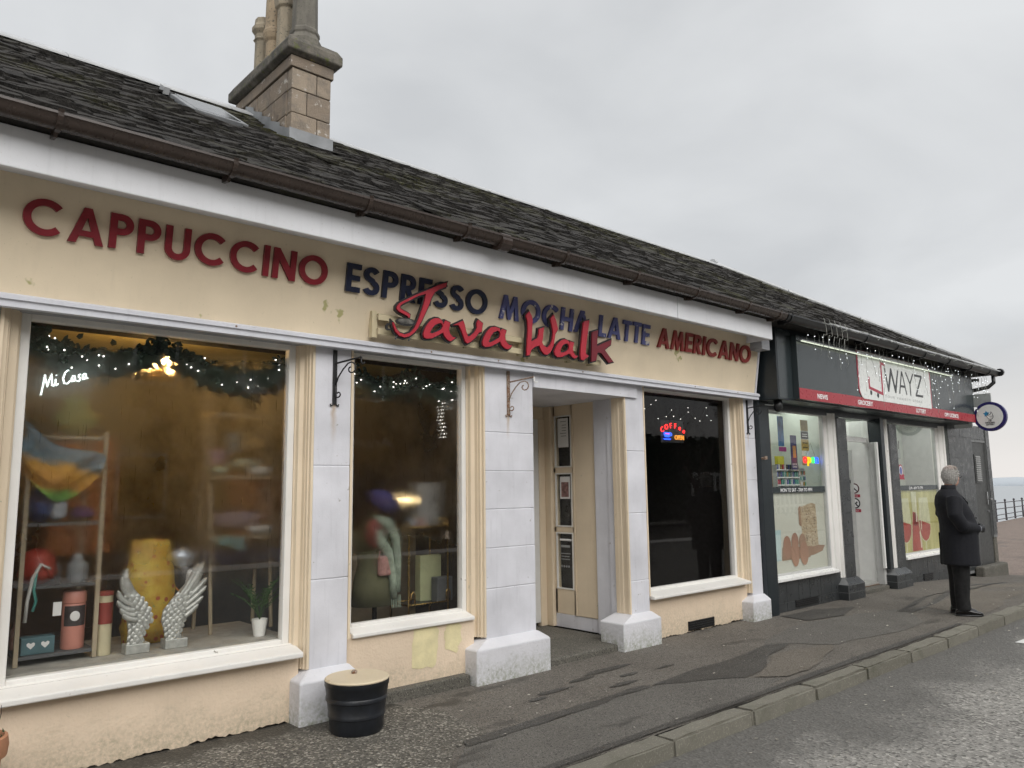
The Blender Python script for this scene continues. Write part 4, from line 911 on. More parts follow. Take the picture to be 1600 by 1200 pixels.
# the name sign on its two rails
JW = {
'J':[[(3.631,3.177),(3.556,3.148),(3.448,3.091),(3.350,3.040),(3.254,2.987),(3.175,2.939),(3.152,2.910),(3.150,2.885),(3.172,2.866),(3.219,2.852),(3.251,2.841),(3.255,2.826),(3.273,2.834),(3.278,2.863),(3.255,2.875),(3.211,2.888),(3.187,2.899),(3.187,2.913),(3.211,2.933),(3.291,2.979),(3.357,3.017),(3.414,3.039),(3.403,2.982),(3.380,2.915),(3.351,2.842),(3.332,2.802),(3.310,2.765),(3.278,2.728),(3.227,2.705),(3.184,2.712),(3.155,2.736),(3.135,2.776),(3.116,2.791),(3.121,2.749),(3.141,2.710),(3.177,2.681),(3.227,2.674),(3.271,2.689),(3.314,2.722),(3.351,2.767),(3.396,2.848),(3.448,2.951),(3.479,3.026),(3.509,3.072),(3.556,3.102),(3.619,3.132),(3.623,3.156)],],
'a':[[(3.583,2.855),(3.548,2.873),(3.510,2.871),(3.471,2.853),(3.437,2.816),(3.407,2.768),(3.392,2.729),(3.400,2.698),(3.426,2.689),(3.479,2.699),(3.533,2.727),(3.583,2.756),(3.599,2.729),(3.627,2.706),(3.658,2.695),(3.694,2.718),(3.718,2.739),(3.682,2.741),(3.658,2.759),(3.646,2.793),(3.660,2.851),(3.607,2.866),(3.586,2.829)],[(3.548,2.828),(3.510,2.810),(3.483,2.781),(3.464,2.747),(3.479,2.743),(3.525,2.765),(3.568,2.788),(3.580,2.813),(3.566,2.830)],],
'v':[[(3.686,2.837),(3.788,2.890),(3.804,2.859),(3.820,2.802),(3.836,2.765),(3.861,2.774),(3.903,2.806),(3.929,2.849),(3.925,2.882),(3.942,2.918),(3.997,2.892),(3.988,2.850),(3.984,2.813),(3.954,2.806),(3.911,2.754),(3.861,2.715),(3.828,2.698),(3.803,2.715),(3.787,2.752),(3.763,2.801),(3.739,2.837),(3.690,2.830)],],
'a2':[[(4.180,2.875),(4.127,2.882),(4.083,2.873),(4.040,2.837),(4.005,2.785),(3.983,2.736),(3.987,2.703),(4.021,2.691),(4.081,2.704),(4.134,2.730),(4.179,2.756),(4.196,2.727),(4.231,2.704),(4.272,2.700),(4.304,2.722),(4.318,2.745),(4.277,2.747),(4.246,2.774),(4.237,2.814),(4.256,2.865),(4.203,2.875),(4.184,2.849)],[(4.153,2.845),(4.109,2.825),(4.078,2.788),(4.058,2.745),(4.073,2.743),(4.126,2.770),(4.170,2.796),(4.180,2.824),(4.171,2.840)],],
'W':[[(4.476,3.027),(4.520,3.076),(4.553,3.031),(4.561,2.989),(4.555,2.917),(4.549,2.852),(4.543,2.809),(4.616,2.847),(4.627,2.883),(4.633,2.931),(4.702,2.954),(4.691,2.906),(4.685,2.855),(4.674,2.811),(4.693,2.784),(4.732,2.774),(4.773,2.808),(4.794,2.854),(4.806,2.920),(4.792,2.984),(4.774,3.040),(4.821,3.090),(4.854,3.029),(4.878,2.955),(4.841,2.910),(4.824,2.835),(4.812,2.791),(4.771,2.728),(4.730,2.702),(4.691,2.705),(4.652,2.737),(4.634,2.774),(4.585,2.758),(4.537,2.724),(4.521,2.677),(4.474,2.668),(4.482,2.732),(4.489,2.817),(4.498,2.910),(4.494,2.980)],],
'a3':[[(5.010,2.865),(4.963,2.878),(4.927,2.870),(4.885,2.843),(4.848,2.802),(4.816,2.748),(4.825,2.713),(4.860,2.694),(4.922,2.705),(4.985,2.733),(5.016,2.744),(5.042,2.717),(5.083,2.704),(5.110,2.717),(5.130,2.737),(5.090,2.744),(5.070,2.768),(5.065,2.805),(5.081,2.858),(5.025,2.867),(5.017,2.840)],[(4.967,2.830),(4.930,2.811),(4.903,2.772),(4.903,2.750),(4.944,2.754),(4.997,2.782),(5.008,2.813),(4.993,2.833)],],
'l':[[(5.214,3.075),(5.298,3.101),(5.284,3.034),(5.258,2.909),(5.238,2.816),(5.236,2.771),(5.279,2.753),(5.201,2.700),(5.163,2.704),(5.154,2.755),(5.169,2.854),(5.189,2.961),(5.202,3.039)],],
'k':[[(5.327,2.990),(5.418,3.021),(5.403,2.942),(5.395,2.865),(5.493,2.907),(5.608,2.952),(5.596,2.896),(5.501,2.838),(5.557,2.790),(5.626,2.731),(5.553,2.711),(5.498,2.753),(5.448,2.794),(5.397,2.796),(5.378,2.718),(5.299,2.695),(5.308,2.779),(5.317,2.886)],],
'rim':[[(3.318,2.798),(3.313,2.790),(3.303,2.782),(3.287,2.775),(3.267,2.770),(3.244,2.766),(3.221,2.765),(3.197,2.765),(3.176,2.768),(3.158,2.772),(3.144,2.778),(3.136,2.786),(3.134,2.794),(3.139,2.802),(3.149,2.809),(3.164,2.816),(3.183,2.821),(3.206,2.825),(3.229,2.827),(3.253,2.826),(3.275,2.824),(3.293,2.819),(3.307,2.813),(3.316,2.806)],],
'coffee':[[(3.297,2.800),(3.294,2.795),(3.286,2.790),(3.274,2.785),(3.258,2.782),(3.241,2.779),(3.222,2.778),(3.204,2.779),(3.187,2.780),(3.173,2.783),(3.162,2.787),(3.156,2.791),(3.154,2.796),(3.157,2.802),(3.165,2.807),(3.177,2.811),(3.192,2.815),(3.209,2.817),(3.228,2.818),(3.246,2.818),(3.263,2.816),(3.278,2.814),(3.289,2.810),(3.295,2.805)],],
'bowl':[[(3.134,2.791),(3.323,2.801),(3.308,2.762),(3.270,2.723),(3.224,2.703),(3.180,2.710),(3.148,2.738)],],
'handle':[[(3.113,2.773),(3.085,2.772),(3.067,2.754),(3.068,2.730),(3.085,2.717),(3.117,2.725),(3.116,2.737),(3.093,2.731),(3.084,2.740),(3.083,2.749),(3.093,2.759),(3.114,2.759)],],

}
jw = empty('name_sign', (4.4,-.2,2.7), 'red brush-script Java Walk sign with black edges and a coffee cup on cream rails', 'sign')
for x0, x1, z0, z1 in ((3.04,4.30,2.80,2.845),(4.305,5.45,2.795,2.84),(3.04,4.30,2.69,2.735),(4.305,5.52,2.695,2.74)):
    MB().box(x0,x1,-.150,-.138,z0,z1).build('rail', M['rail_cream'], jw, bevel=.004)
    MB().box(x0,x1,-.150,-.115,z1,z1+.004).build('rail_lip', M['rail_cream'], jw)
MB().box(3.00,3.045,-.125,-.08,2.67,2.87).build('rail_end', M['rail_cream'], jw)
for X in (3.3,3.9,4.5,5.1,5.4): MB().box(X,X+.03,-.138,-.07,2.69,2.84).build('rail_post', M['rail_cream'], jw)
FJ = face_front(-.215)
for i, k in enumerate(('J','a','v','a2','W','a3','l','k')):
    lt = shape('letter_backing', JW[k], M['sign_black'], jw, face_front(-.199), .010, .009)
    shape('letter', JW[k], M['sign_dark_red'] if k == 'k' else M['sign_red'], jw, FJ, .008, -.004)
cup = shape('cup_bowl', JW['bowl'], M['rail_cream'], jw, face_front(-.190), .004)
shape('cup_rim', JW['rim'], M['sign_black'], jw, face_front(-.232), .004)
shape('coffee', JW['coffee'], col('cup_grey',(.10,.095,.085),.5,var=.7,vs=25), jw, face_front(-.2375), .0015)
shape('cup_handle', JW['handle'], M['sign_black'], jw, face_front(-.20), .006)
for X in (3.165,3.283): MB().tube([(X,-.205,2.685),(X-.012,-.205,2.66)], .006, 6).build('cup_foot', M['sign_black'], jw)

# ------------------------------------------------------------------ dark box sign of the shop
bs = empty('shop_sign', (12,-.4,2.6), 'long dark box sign with white UWAYZ panel and red strip of words', 'sign')
MB().box(8.50,15.10,-.32,.10,2.56,3.44).build('sign_box', M['dark_side'], bs, bevel=.006)
MB().box(8.53,8.86,-.322,-.32,2.58,3.42).build('side_panel', M['dark_panel'], bs)
MB().box(8.86,15.06,-.40,-.322,2.575,3.375).build('tray', M['dark_panel'], bs, bevel=.004)
MB().box(8.862,15.058,-.404,-.4005,2.577,2.715).build('red_strip', M['red_panel'], bs)
for s, x, wd in (('NEWS',9.445,.27),('GROCERY',10.68,.47),('LOTTERY',12.63,.38),('OFF LICENCE',13.92,.62)):
    text('strip_word', s, M['white_print'], face_front(-.4050,x,2.612), .085, wd, bs, ext=.0008, bold=.0025)
def rrect(x0,x1,z0,z1,r,rs): # rounded at chosen corners: tl, br etc
    pts = []
    for (cx,cz,a0,key) in ((x1,z1,0,'tr'),(x0,z1,PI/2,'tl'),(x0,z0,PI,'bl'),(x1,z0,1.5*PI,'br')):
        if key in rs:
            sx, sz = (1 if cx==x1 else -1), (1 if cz==z1 else -1)
            pts += arc(cx-sx*r, cz-sz*r, r, r, a0, a0+PI/2, 8)
        else: pts.append((cx,cz))
    return pts
shape('logo_edge', [rrect(10.50,13.11,2.71,3.37,.16,('tr','bl'))], M['red_print'], bs, face_front(-.4035), .0010)
shape('logo_panel', [rrect(10.53,13.07,2.70,3.365,.15,('tr','bl'))], M['white_panel'], bs, face_front(-.4068), .0016)
ZL = -.4092
shape('logo_cart', [[(10.86,3.02),(10.86,2.885),(11.24,2.835),(11.24,3.28),(11.40,3.255),(11.40,3.215),(11.285,3.233),(11.285,2.785),(10.815,2.85),(10.815,3.02)]], M['red_print'], bs, face_front(ZL), .0006)
for X, Z in ((10.88,2.80),(11.10,2.775)): shape('logo_wheel', [ell_loop(X,Z,.035,.035,16)], M['black_print'], bs, face_front(ZL), .0006)
w_ = .036
def bar(x0,z0,x1,z1): return [(x0-w_/2,z0),(x0+w_/2,z0),(x1+w_/2,z1),(x1-w_/2,z1)]
shape('logo_letter', [[(11.36,3.20),(11.40,3.20),(11.475,2.95),(11.58,3.21),(11.62,3.21),(11.72,2.95),(11.83,3.20),(11.87,3.20),(11.74,2.855),(11.70,2.855),(11.60,3.11),(11.495,2.855),(11.455,2.855)]], M['black_print'], bs, face_front(ZL), .0006)
shape('logo_letter', [[(11.84,2.855),(11.88,2.855),(11.915,2.955),(12.065,2.955),(12.10,2.855),(12.14,2.855),(12.01,3.20),(11.97,3.20)], [(11.928,2.99),(12.052,2.99),(11.99,3.15)]], M['black_print'], bs, face_front(ZL), .0006)
shape('logo_letter', [[(12.11,3.20),(12.15,3.20),(12.27,3.06),(12.39,3.20),(12.43,3.20),(12.29,3.03),(12.29,2.855),(12.25,2.855),(12.25,3.03)]], M['black_print'], bs, face_front(ZL), .0006)
shape('logo_letter', [[(12.46,3.20),(12.75,3.20),(12.75,3.165),(12.52,2.89),(12.75,2.89),(12.75,2.855),(12.46,2.855),(12.46,2.885),(12.69,3.165),(12.46,3.165)]], M['black_print'], bs, face_front(ZL), .0006)
text('logo_subtitle','YOUR VARIETY STORE', M['grey_print'], face_front(ZL,12.02,2.765), .05, 1.36, bs, ext=.0004, spacing=1.5)
MB().box(8.90,13.95,-.455,-.440,3.288,3.298).build('light_strip', M['led_strip'], bs)
MB().box(8.90,13.95,-.456,-.404,3.302,3.314).build('light_holder', M['zinc'], bs)
# round projecting sign
ls = empty('round_sign', (15.12,-.62,2.67), 'round blue-rimmed white National Lottery sign projecting from the dark box sign', 'sign')
def disc(r0, x0, x1, nm, mt): return MB().add(*(lambda m: (m.v,m.f))(MB().prism(arc(-.62,2.67,r0,r0,0,2*PI,48)[:-1],'x',x0,x1))).build(nm, mt, ls, bevel=.006 if r0>.22 else 0)
disc(.255,15.09,15.17,'rim',M['navy_plastic']); disc(.205,15.083,15.09,'face',M['white_panel'])
MB().box(15.10,15.16,-.42,-.30,2.60,2.74).build('mount', M['navy_plastic'], ls)
def onls(dx): return Matrix.Translation((15.082-dx,-.62,2.67)) @ Matrix.Rotation(-PI/2,4,'Z') @ Matrix.Rotation(PI/2,4,'X')
st = [( -.045+ (.055 if i%2==0 else .030)*math.cos(PI/8+i*PI/5), .045+(.055 if i%2==0 else .030)*math.sin(PI/8+i*PI/5)) for i in range(10)]
shape('emblem_star', [st], M['blue_print'], ls, onls(.001), .0005)
shape('emblem_hand', [[(-.055,.01),(-.03,-.035),(.0,-.055),(.035,-.05),(.055,-.03),(.06,.0),(.05,.04),(.035,.075),(.02,.08),(.018,.05),(.0,.03),(-.02,.06),(-.03,.05),(-.02,.015),(-.04,.025)]], M['black_print'], ls, onls(.002), .0005)
shape('emblem_hand', [[(-.046,.012),(-.026,-.028),(.0,-.046),(.03,-.042),(.046,-.026),(.050,.0),(.042,.038),(.032,.066),(.026,.068),(.026,.042),(.0,.018),(-.02,.048),(-.022,.045),(-.010,.005),(-.036,.02)]], M['white_panel'], ls, onls(.003), .0005)
for pts in ([(.0,.0),(.045,.005)],[(.005,-.015),(.048,-.012)]): shape('emblem_line', [stroke(pts,.006)], M['black_print'], ls, onls(.004), .0004)
for i, s in enumerate(('THE','NATIONAL','LOTTERY')): text('emblem_text', s, M['black_print'], onls(.002) @ Matrix.Translation((0,-.085-.034*i,0)), .036, (.05,.15,.13)[i], ls, ext=.0004, bold=.0012)
gb = empty('notice_board', (15.3,-.3,2.9), 'plain grey board fixed behind the round blue-rimmed sign', 'board')
MB().box(15.24,15.27,-.62,.05,2.86,3.09).build('panel', M['grey_box'], gb, bevel=.004); MB().box(15.22,15.24,-.30,.0,2.50,2.60).build('bracket', M['white_panel'], gb); MB().box(15.11,15.24,-.10,-.04,2.95,3.0).build('arm', M['black_metal'], gb)
# ------------------------------------------------------------------ fixtures on the front
def scroll(cx, cz, r0, r1, a0, a1, n=22):
    return [(cx+(r0+(r1-r0)*i/n)*math.cos(a0+(a1-a0)*i/n), cz+(r0+(r1-r0)*i/n)*math.sin(a0+(a1-a0)*i/n)) for i in range(n+1)]
def hang_bracket(x, y, z1, L, mat, arm, label, ang=-.35, hook=None):
    b = empty('hanging_bracket', (x,y,z1-L), label, 'bracket', 'iron sign brackets on the pilasters')
    MB().box(x-.016,x+.016,y-.012,y,z1-L,z1).build('back_bar', mat, b, bevel=.003)
    for s in (-1,1): MB().tube([(x+.012*s,y-.008,z1-L),(x+.03*s,y-.008,z1-L-.012),(x+.034*s,y-.008,z1-L+.004)], .005, 6).build('bar_foot', mat, b)
    # the arm stands out from the wall, its scrolls below it
    d = Vector((math.sin(ang)*-1, -math.cos(ang), 0)); d = Vector((.45,-.89,0)).normalized()
    def P(u, v): q = Vector((x,y-.006,z1-.10+v)) + d*u; return tuple(q)
    MB().tube([P(0,0),P(arm,.035)], .007, 6).build('arm', mat, b)
    c = [P(.005,-.16)] + [P(u,v) for u,v in ((.03,-.10),(.07,-.045),(.11,-.005))] + [P(u,v) for u,v in scroll(arm*.62,-.045,.048,.012,PI/2,PI/2-2*PI*.95)]
    MB().tube(c, .0055, 6).build('scroll', mat, b, smooth=True)
    c = [P(.005,-.15),P(.004,-.20),P(.012,-.235)] + [P(u,v) for u,v in scroll(.030,-.225,.026,.008,-PI*.75,PI*.9)]
    MB().tube(c, .0055, 6).build('scroll', mat, b, smooth=True)
    if hook: MB().tube([P(arm,.035),P(arm,.0),P(arm+.015,-.02),P(arm+.03,-.005)], .006, 6).build('hook', hook, b, smooth=True)
    return b
hang_bracket(2.765,-.002,2.56,.40,M['black_metal'],.22,'black iron scroll bracket on the pilaster behind the black tub',hook=M['black_metal'])
hang_bracket(4.455,-.002,2.56,.39,M['rust_metal'],.24,'rusty white scroll bracket on the wide pilaster beside the cafe door',hook=M['white_gloss'])
hang_bracket(8.31,-.002,2.56,.40,M['black_metal'],.20,'black iron scroll bracket on the end pilaster under AMERICANO')
cc = empty('security_camera', (8.66,-.22,2.50), 'small grey dome camera hung under the corner of the dark sign', 'camera')
MB().lathe([(.05,.06),(.055,.0),(.055,-.02),(.045,-.06),(.02,-.078),(.004,-.08)], (8.66,-.22,2.50), 16).build('dome', M['black_plastic'], cc, smooth=True)
MB().tube([(8.66,-.22,2.53),(8.60,-.18,2.50),(8.57,-.10,2.515)], .008, 6).build('cable', M['grey_box'], cc)
bl = empty('outside_tap', (8.50,-.06,1.86), 'small brass and iron pipe end on the black post', 'pipe')
MB().tube([(8.50,-.055,1.86),(8.50,-.12,1.86)], .016, 8).build('spout', M['rust_metal'], bl); MB().tube([(8.50,-.11,1.845),(8.50,-.11,1.885)], .022, 8).build('knob', M['rust_metal'], bl)
# icicle light string
ic = empty('icicle_lights', (12.3,-.66,3.48), 'white icicle light string hanging from the gutter over the dark sign', 'fairy lights')
wr = MB(); bb = MB(); X = 8.95
main = []
while X < 15.55:
    main.append((X, -.69+rnd.uniform(-.02,.01), 3.50+rnd.uniform(-.05,.02))); X += rnd.uniform(.05,.12)
wr.tube(main, .0035, 5)
X = 8.98
while X < 15.5:
    L = rnd.choice((.18,.28,.38,.48,.60))*rnd.uniform(.7,1.1) * (1.25 if X > 11 else 1.0 if X > 9.4 else .5); p = Vector((X,-.515,3.42)); pts = [p.copy()]
    n = max(3,int(L/.045)); cx = rnd.uniform(-.01,.01)
    for k in range(n):
        p = p + Vector((cx+rnd.uniform(-.028,.028), rnd.uniform(-.012,.014), -L/n)); pts.append(p.copy())
        if rnd.random() < (.22 if X < 10.6 else .34): bb.ell(p+Vector((rnd.uniform(-.02,.02),-.008,0)), .0058, 5, 4)
    wr.tube(pts, .0024, 4); X += rnd.uniform(.06,.22)
for k in range(5):
    a = 9.0+.14*k; wr.tube([(a+.06*math.sin(t*.9), -.70, 3.50-.05*t+.05*math.cos(t*1.5)) for t in range(7)], .003, 4)
wr.build('wire', M['white_cable'], ic, smooth=True); o = bb.build('bulbs', M['fairy_cool'], ic); o['kind'] = 'stuff'
for X in (9.6,10.6,11.6,12.6,13.6,14.6):
    pass
# tub with boarded lid
tub = empty('planter_tub', (2.75,-.40,0), 'round black plastic tub with a cream boarded lid by the pilaster foot', 'tub')
MB().lathe([(.165,.006),(.172,.02),(.178,.10),(.184,.105),(.184,.125),(.181,.13),(.192,.20),(.199,.205),(.199,.225),(.195,.23),(.203,.29),(.208,.296),(.208,.325),(.200,.33)], (2.75,-.40,0), 40).build('barrel', M['tub_black'], tub, smooth='auto')
MB().lathe([(.0,.324),(.206,.324),(.209,.332),(.200,.340),(.0,.344)], (2.75,-.40,0), 40).build('lid', M['lid_cream'], tub, smooth='auto')
MB().lathe([(.0,.343),(.018,.343),(.020,.352),(.014,.362),(.0,.364)], (2.77,-.33,0), 12).build('knob', M['rust_metal'], tub)
tp = empty('terracotta_pot', (.66,-.44,0), 'terracotta pot with bare twigs at the foot of the first window', 'plant pot')
pz0 = .0
MB().lathe([(.10,.0),(.145,.22),(.15,.30),(.172,.31),(.178,.36),(.172,.40),(.158,.405),(.15,.36)], (.63,-.42,pz0), 28).build('pot', M['terracotta'], tp, smooth='auto')
MB().lathe([(.0,.375),(.152,.365),(.152,.35),(.0,.35)], (.63,-.42,pz0), 20).build('soil', M['soil'], tp)
tw = MB()
for k in range(16):
    a = rnd.uniform(0,2*PI); r = rnd.uniform(.02,.10); p = Vector((.63+r*math.cos(a),-.42+r*math.sin(a),.365)); d = Vector((math.cos(a)*.3+.1,math.sin(a)*.3,1)); pts = [p.copy()]
    for j in range(6):
        d = (d+Vector((rnd.uniform(-.3,.3),rnd.uniform(-.3,.3),.1))).normalized(); p = p+d*.035; pts.append(p.copy())
    tw.tube(pts, [.0035-.0004*j for j in range(len(pts))], 5)
tw.build('twigs', M['twig'], tp)
mo = MB()
for k in range(220):
    a = rnd.uniform(0,2*PI); r = .15*math.sqrt(rnd.random()); c = Vector((.63+r*math.cos(a),-.42+r*math.sin(a),.368+rnd.uniform(0,.05))); u = Vector((rnd.uniform(-1,1),rnd.uniform(-1,1),rnd.uniform(0,1))).normalized()*.014; v = u.orthogonal().normalized()*.006
    mo.add([c-v,c+u,c+v,c-u*.3], [(0,1,2,3)])
o = mo.build('moss', M['leaf'], tp, recalc=False)
# ------------------------------------------------------------------ sea railing
rl_ = empty('sea_railing', (48,8.6,-.5), 'thin dark promenade railing with ball-topped posts above the sea', 'railing')
a0, a1 = Vector((36.0,6.92,-.41)), Vector((88.0,13.0,-.60))
nd = 20
for k in range(nd+1):
    p = a0.lerp(a1,k/nd)
    po_ = MB().tube([p,p+Vector((0,0,.98))], [.05,.035], 6).build('post', M['iron_rail'], rl_)
    m = MB().ell(p+Vector((0,0,1.03)), .06, 8, 6)
    for h in (.32,.62,.92): m.ell(p+Vector((0,0,h)), .055, 8, 4)
    m.build('ball', M['iron_rail'], po_)
for h in (.10,.32,.62,.92): MB().tube([a0+Vector((0,0,h)),a0.lerp(a1,.35)+Vector((0,0,h)),a1+Vector((0,0,h))], .022, 5).build('rail', M['iron_rail'], rl_)
# ------------------------------------------------------------------ across the street (seen mirrored in the panes)
def house(x0, x1, h, y, wall, label, wins, depth=7.0, roofh=2.6):
    hs = empty('house', ((x0+x1)/2,y-depth/2,0), label, 'house')
    MB().box(x0,x1,y-depth,y,-.05,h).build('wall', wall, hs)
    MB().prism([(y+.25,h),(y-depth/2,h+roofh),(y-depth-.25,h)], 'x', x0-.1, x1+.1).build('roof', M['slate'], hs)
    for (wx,wz,ww,wh) in wins:
        f = MB().box(wx-ww/2,wx+ww/2,y,y+.05,wz,wz+wh).build('window', M['white_gloss'], hs)
        MB().box(wx-ww/2+.09,wx+ww/2-.09,y+.05,y+.06,wz+.09,wz+wh-.09).build('pane', M['roof_glass'], f)
    return hs
render_tan = col('render_tan',(.30,.25,.19),.9,bump=.4); render_grey = col('render_grey',(.22,.21,.20),.9,bump=.4)
h1_ = house(-13,14.5,6.2,-15,render_tan,'two-storey tan house facing the cafe across the street',[(x,4.2,1.1,1.5) for x in (-10,-6,-2,2,6.2,9.0,12.4)]+[(x,.9,1.2,1.6) for x in (-10,-6,-2,2,6)])
MB().box(8.6,14.2,-15.0,-14.85,2.6,3.35).build('shop_board', M['dark_side'], h1_)
text('shop_name','Argyll S', M['white_print'], Matrix.Translation((12.2,-14.84,2.82)) @ Matrix.Rotation(PI,4,'Z') @ Matrix.Rotation(PI/2,4,'X'), .42, 1.9, h1_, ext=.01)
house(17.5,27.5,4.2,-17,render_grey,'low grey house beyond the tan one across the street',[(20,1.2,1.2,1.6),(24,1.2,1.2,1.6)], roofh=2.2)
fn = empty('white_fence', (32,-14,0), 'white upright railing fence across the street', 'fence')
for k in range(22): MB().box(27.5+.42*k,27.62+.42*k,-14.0,-13.95,.2,2.0).build('picket', M['white_gloss'], fn)
for z in (.45,1.95): MB().box(27.4,36.8,-14.04,-14.0,z,z+.12).build('rail', M['white_gloss'], fn)
hg = empty('hedge', (36,-17.5,0), 'dark hedge added behind the white fence to darken the mirrored view', 'hedge')  # added hedge, darkens the street mirrored in the third window
hm_ = MB()
for i in range(2600):
    f_ = rnd.random(); p = Vector((rnd.uniform(26.5,46), -16.6+rnd.uniform(-.25,.25) if f_ < .7 else rnd.uniform(-18.4,-16.6), rnd.uniform(0,3.6) if f_ < .7 else 3.6+rnd.uniform(-.2,.25)))
    u = Vector((rnd.uniform(-1,1),rnd.uniform(-1,1),rnd.uniform(-1,1))).normalized()*.22; v = u.orthogonal().normalized()*.12; hm_.add([p-v,p+u,p+v,p-u], [(0,1,2,3)])
hm_.build('leaves', M['pine'], hg, recalc=False); MB().box(26.5,46,-18.4,-16.7,-.05,3.5).build('core', M['pine'], hg)
tr = empty('bare_tree', (26.5,-12.5,0), 'bare winter tree on the far pavement', 'tree')
tm = MB(); bm_ = MB()
def branch(p, d, L, r, depth):
    pts = [p]; rr = [r]; q = p
    for k in range(4):
        d = (d+Vector((rnd.uniform(-.16,.16),rnd.uniform(-.16,.16),rnd.uniform(-.02,.1)))).normalized(); q = q+d*L/4; pts.append(q); rr.append(r*(1-.11*(k+1)))
    (tm if depth == 0 else bm_).tube(pts, rr, 7 if depth < 2 else 4)
    if depth < 5:
        for k in range(3 if depth < 3 else 2):
            dd = (d+Vector((rnd.uniform(-.8,.8),rnd.uniform(-.8,.8),rnd.uniform(-.1,.5)))).normalized(); branch(pts[-1 if k < 2 else -2], dd, L*rnd.uniform(.6,.8), rr[-1]*.7, depth+1)
branch(Vector((26.5,-12.5,-.05)), Vector((0,0,1)), 2.0, .14, 0)
tm.build('trunk', M['twig'], tr); bm_.build('branches', M['twig'], tr)
# ------------------------------------------------------------------ behind the first cafe window
bay = MB().box(.80,2.56,.21,1.05,.10,.544).build('display_bay', M['bay_board'], bld)
MB().box(2.95,4.15,.21,.95,.10,.30).build('display_bay', M['dark_wall'], bld)
MB().box(.02,4.6,4.50,4.60,.1,1.35).build('room_panelling', col('panelling',(.10,.06,.03),.7), bld)
def garland(x0, x1, y, z, sag, n, label, dens=900, drop=0.0):
    g = empty('garland', ((x0+x1)/2,y,z), label, 'garland', 'pine garlands with fairy lights')
    f = MB(); li = MB()
    def P(t):
        u = t*n; k = u-math.floor(u); return Vector((x0+(x1-x0)*t, y+.008*math.sin(t*23), z-sag*4*k*(1-k)-drop*t))
    for i in range(dens):
        p = P(rnd.random()) + Vector((rnd.gauss(0,.032),max(-.03,rnd.gauss(0,.02)),rnd.gauss(0,.036)))
        u = Vector((rnd.uniform(-1,1),rnd.uniform(-.6,.6),rnd.uniform(-1,.6))).normalized()*rnd.uniform(.03,.06); v = u.cross(Vector((rnd.uniform(-.4,.4),1,rnd.uniform(-.4,.4)))).normalized()*rnd.uniform(.007,.015)
        f.add([p-v,p+u*.5-v*1.4,p+u,p+u*.5+v*1.4,p+v], [(0,1,2,3,4)])
    for i in range(int(14*n)):
        p = P(rnd.random()) + Vector((rnd.gauss(0,.03),-.035+rnd.gauss(0,.005),rnd.gauss(0,.04))); li.ell(p, .005, 5, 4)
    f.tube([P(i/40) for i in range(41)], .006, 5)
    f.build('foliage', M['pine'], g, recalc=False); o = li.build('bulbs', M['fairy'], g); o['kind'] = 'stuff'
garland(.86,1.66,.245,2.50,.15,1,'dark pine garland with lights across the near half of the first window',1000)
garland(1.72,2.50,.245,2.48,.17,1,'dark pine garland with lights across the far half of the first window',1000,.02)
garland(3.02,3.62,.245,2.46,.11,1,'dark pine garland with lights at the near top of the second window',700)
garland(3.62,4.12,.245,2.47,.11,1,'dark pine garland with lights at the far top of the second window',600)
# hanging string of lights in the second window
hs_ = empty('light_string', (3.98,.33,1.9), 'short vertical string of white lights in the second window', 'fairy lights')
MB().tube([(3.97,.33,2.44),(3.98,.33,2.2),(3.975,.33,1.98)], .003, 5).build('wire', M['white_cable'], hs_)
m = MB()
for k in range(16): m.ell((3.975+rnd.gauss(0,.018),.32,2.42-.029*k), .005, 5, 4)
m.build('bulbs', M['fairy'], hs_)['kind'] = 'stuff'
# script sign
def neon(root, nm, pts, r, mt, y): return MB().tube([(x,y,z) for x,z in pts], r, 6).build(nm, mt, root, smooth=True)
mc = empty('neon_sign', (1.08,.25,2.19), 'white script neon sign reading Mi Casa in the first window', 'neon sign')
def scr(pts): return [(.965+.245*(x/2.32), 2.165+.085*y+.075*(x/2.32)) for x,y in pts]
for st_ in ([(0,-.45),(.06,.1),(.14,.95),(.22,.4),(.28,.05),(.36,.5),(.46,.95),(.50,.4),(.52,.1),(.60,.02),(.66,.2)],
           [(.68,.5),(.68,.15),(.74,.02),(.82,.15)], [(.70,.74),(.71,.78)],
           [(1.42,.85),(1.30,1.0),(1.14,.85),(1.05,.45),(1.12,.08),(1.28,0),(1.42,.18)],
           [(1.64,.42),(1.54,.5),(1.48,.3),(1.52,.06),(1.60,.1),(1.66,.45),(1.68,.1),(1.76,.08)],
           [(1.94,.5),(1.84,.48),(1.84,.34),(1.94,.2),(1.88,.02),(1.78,.06)],
           [(2.20,.46),(2.10,.5),(2.04,.3),(2.08,.06),(2.16,.1),(2.22,.45),(2.24,.1),(2.34,.12)]):
    neon(mc,'tube',scr(st_),.0042,M['neon_white'],.25)
MB().box(.94,1.24,.262,.268,2.12,2.31).build('backing', M['glass'], mc)
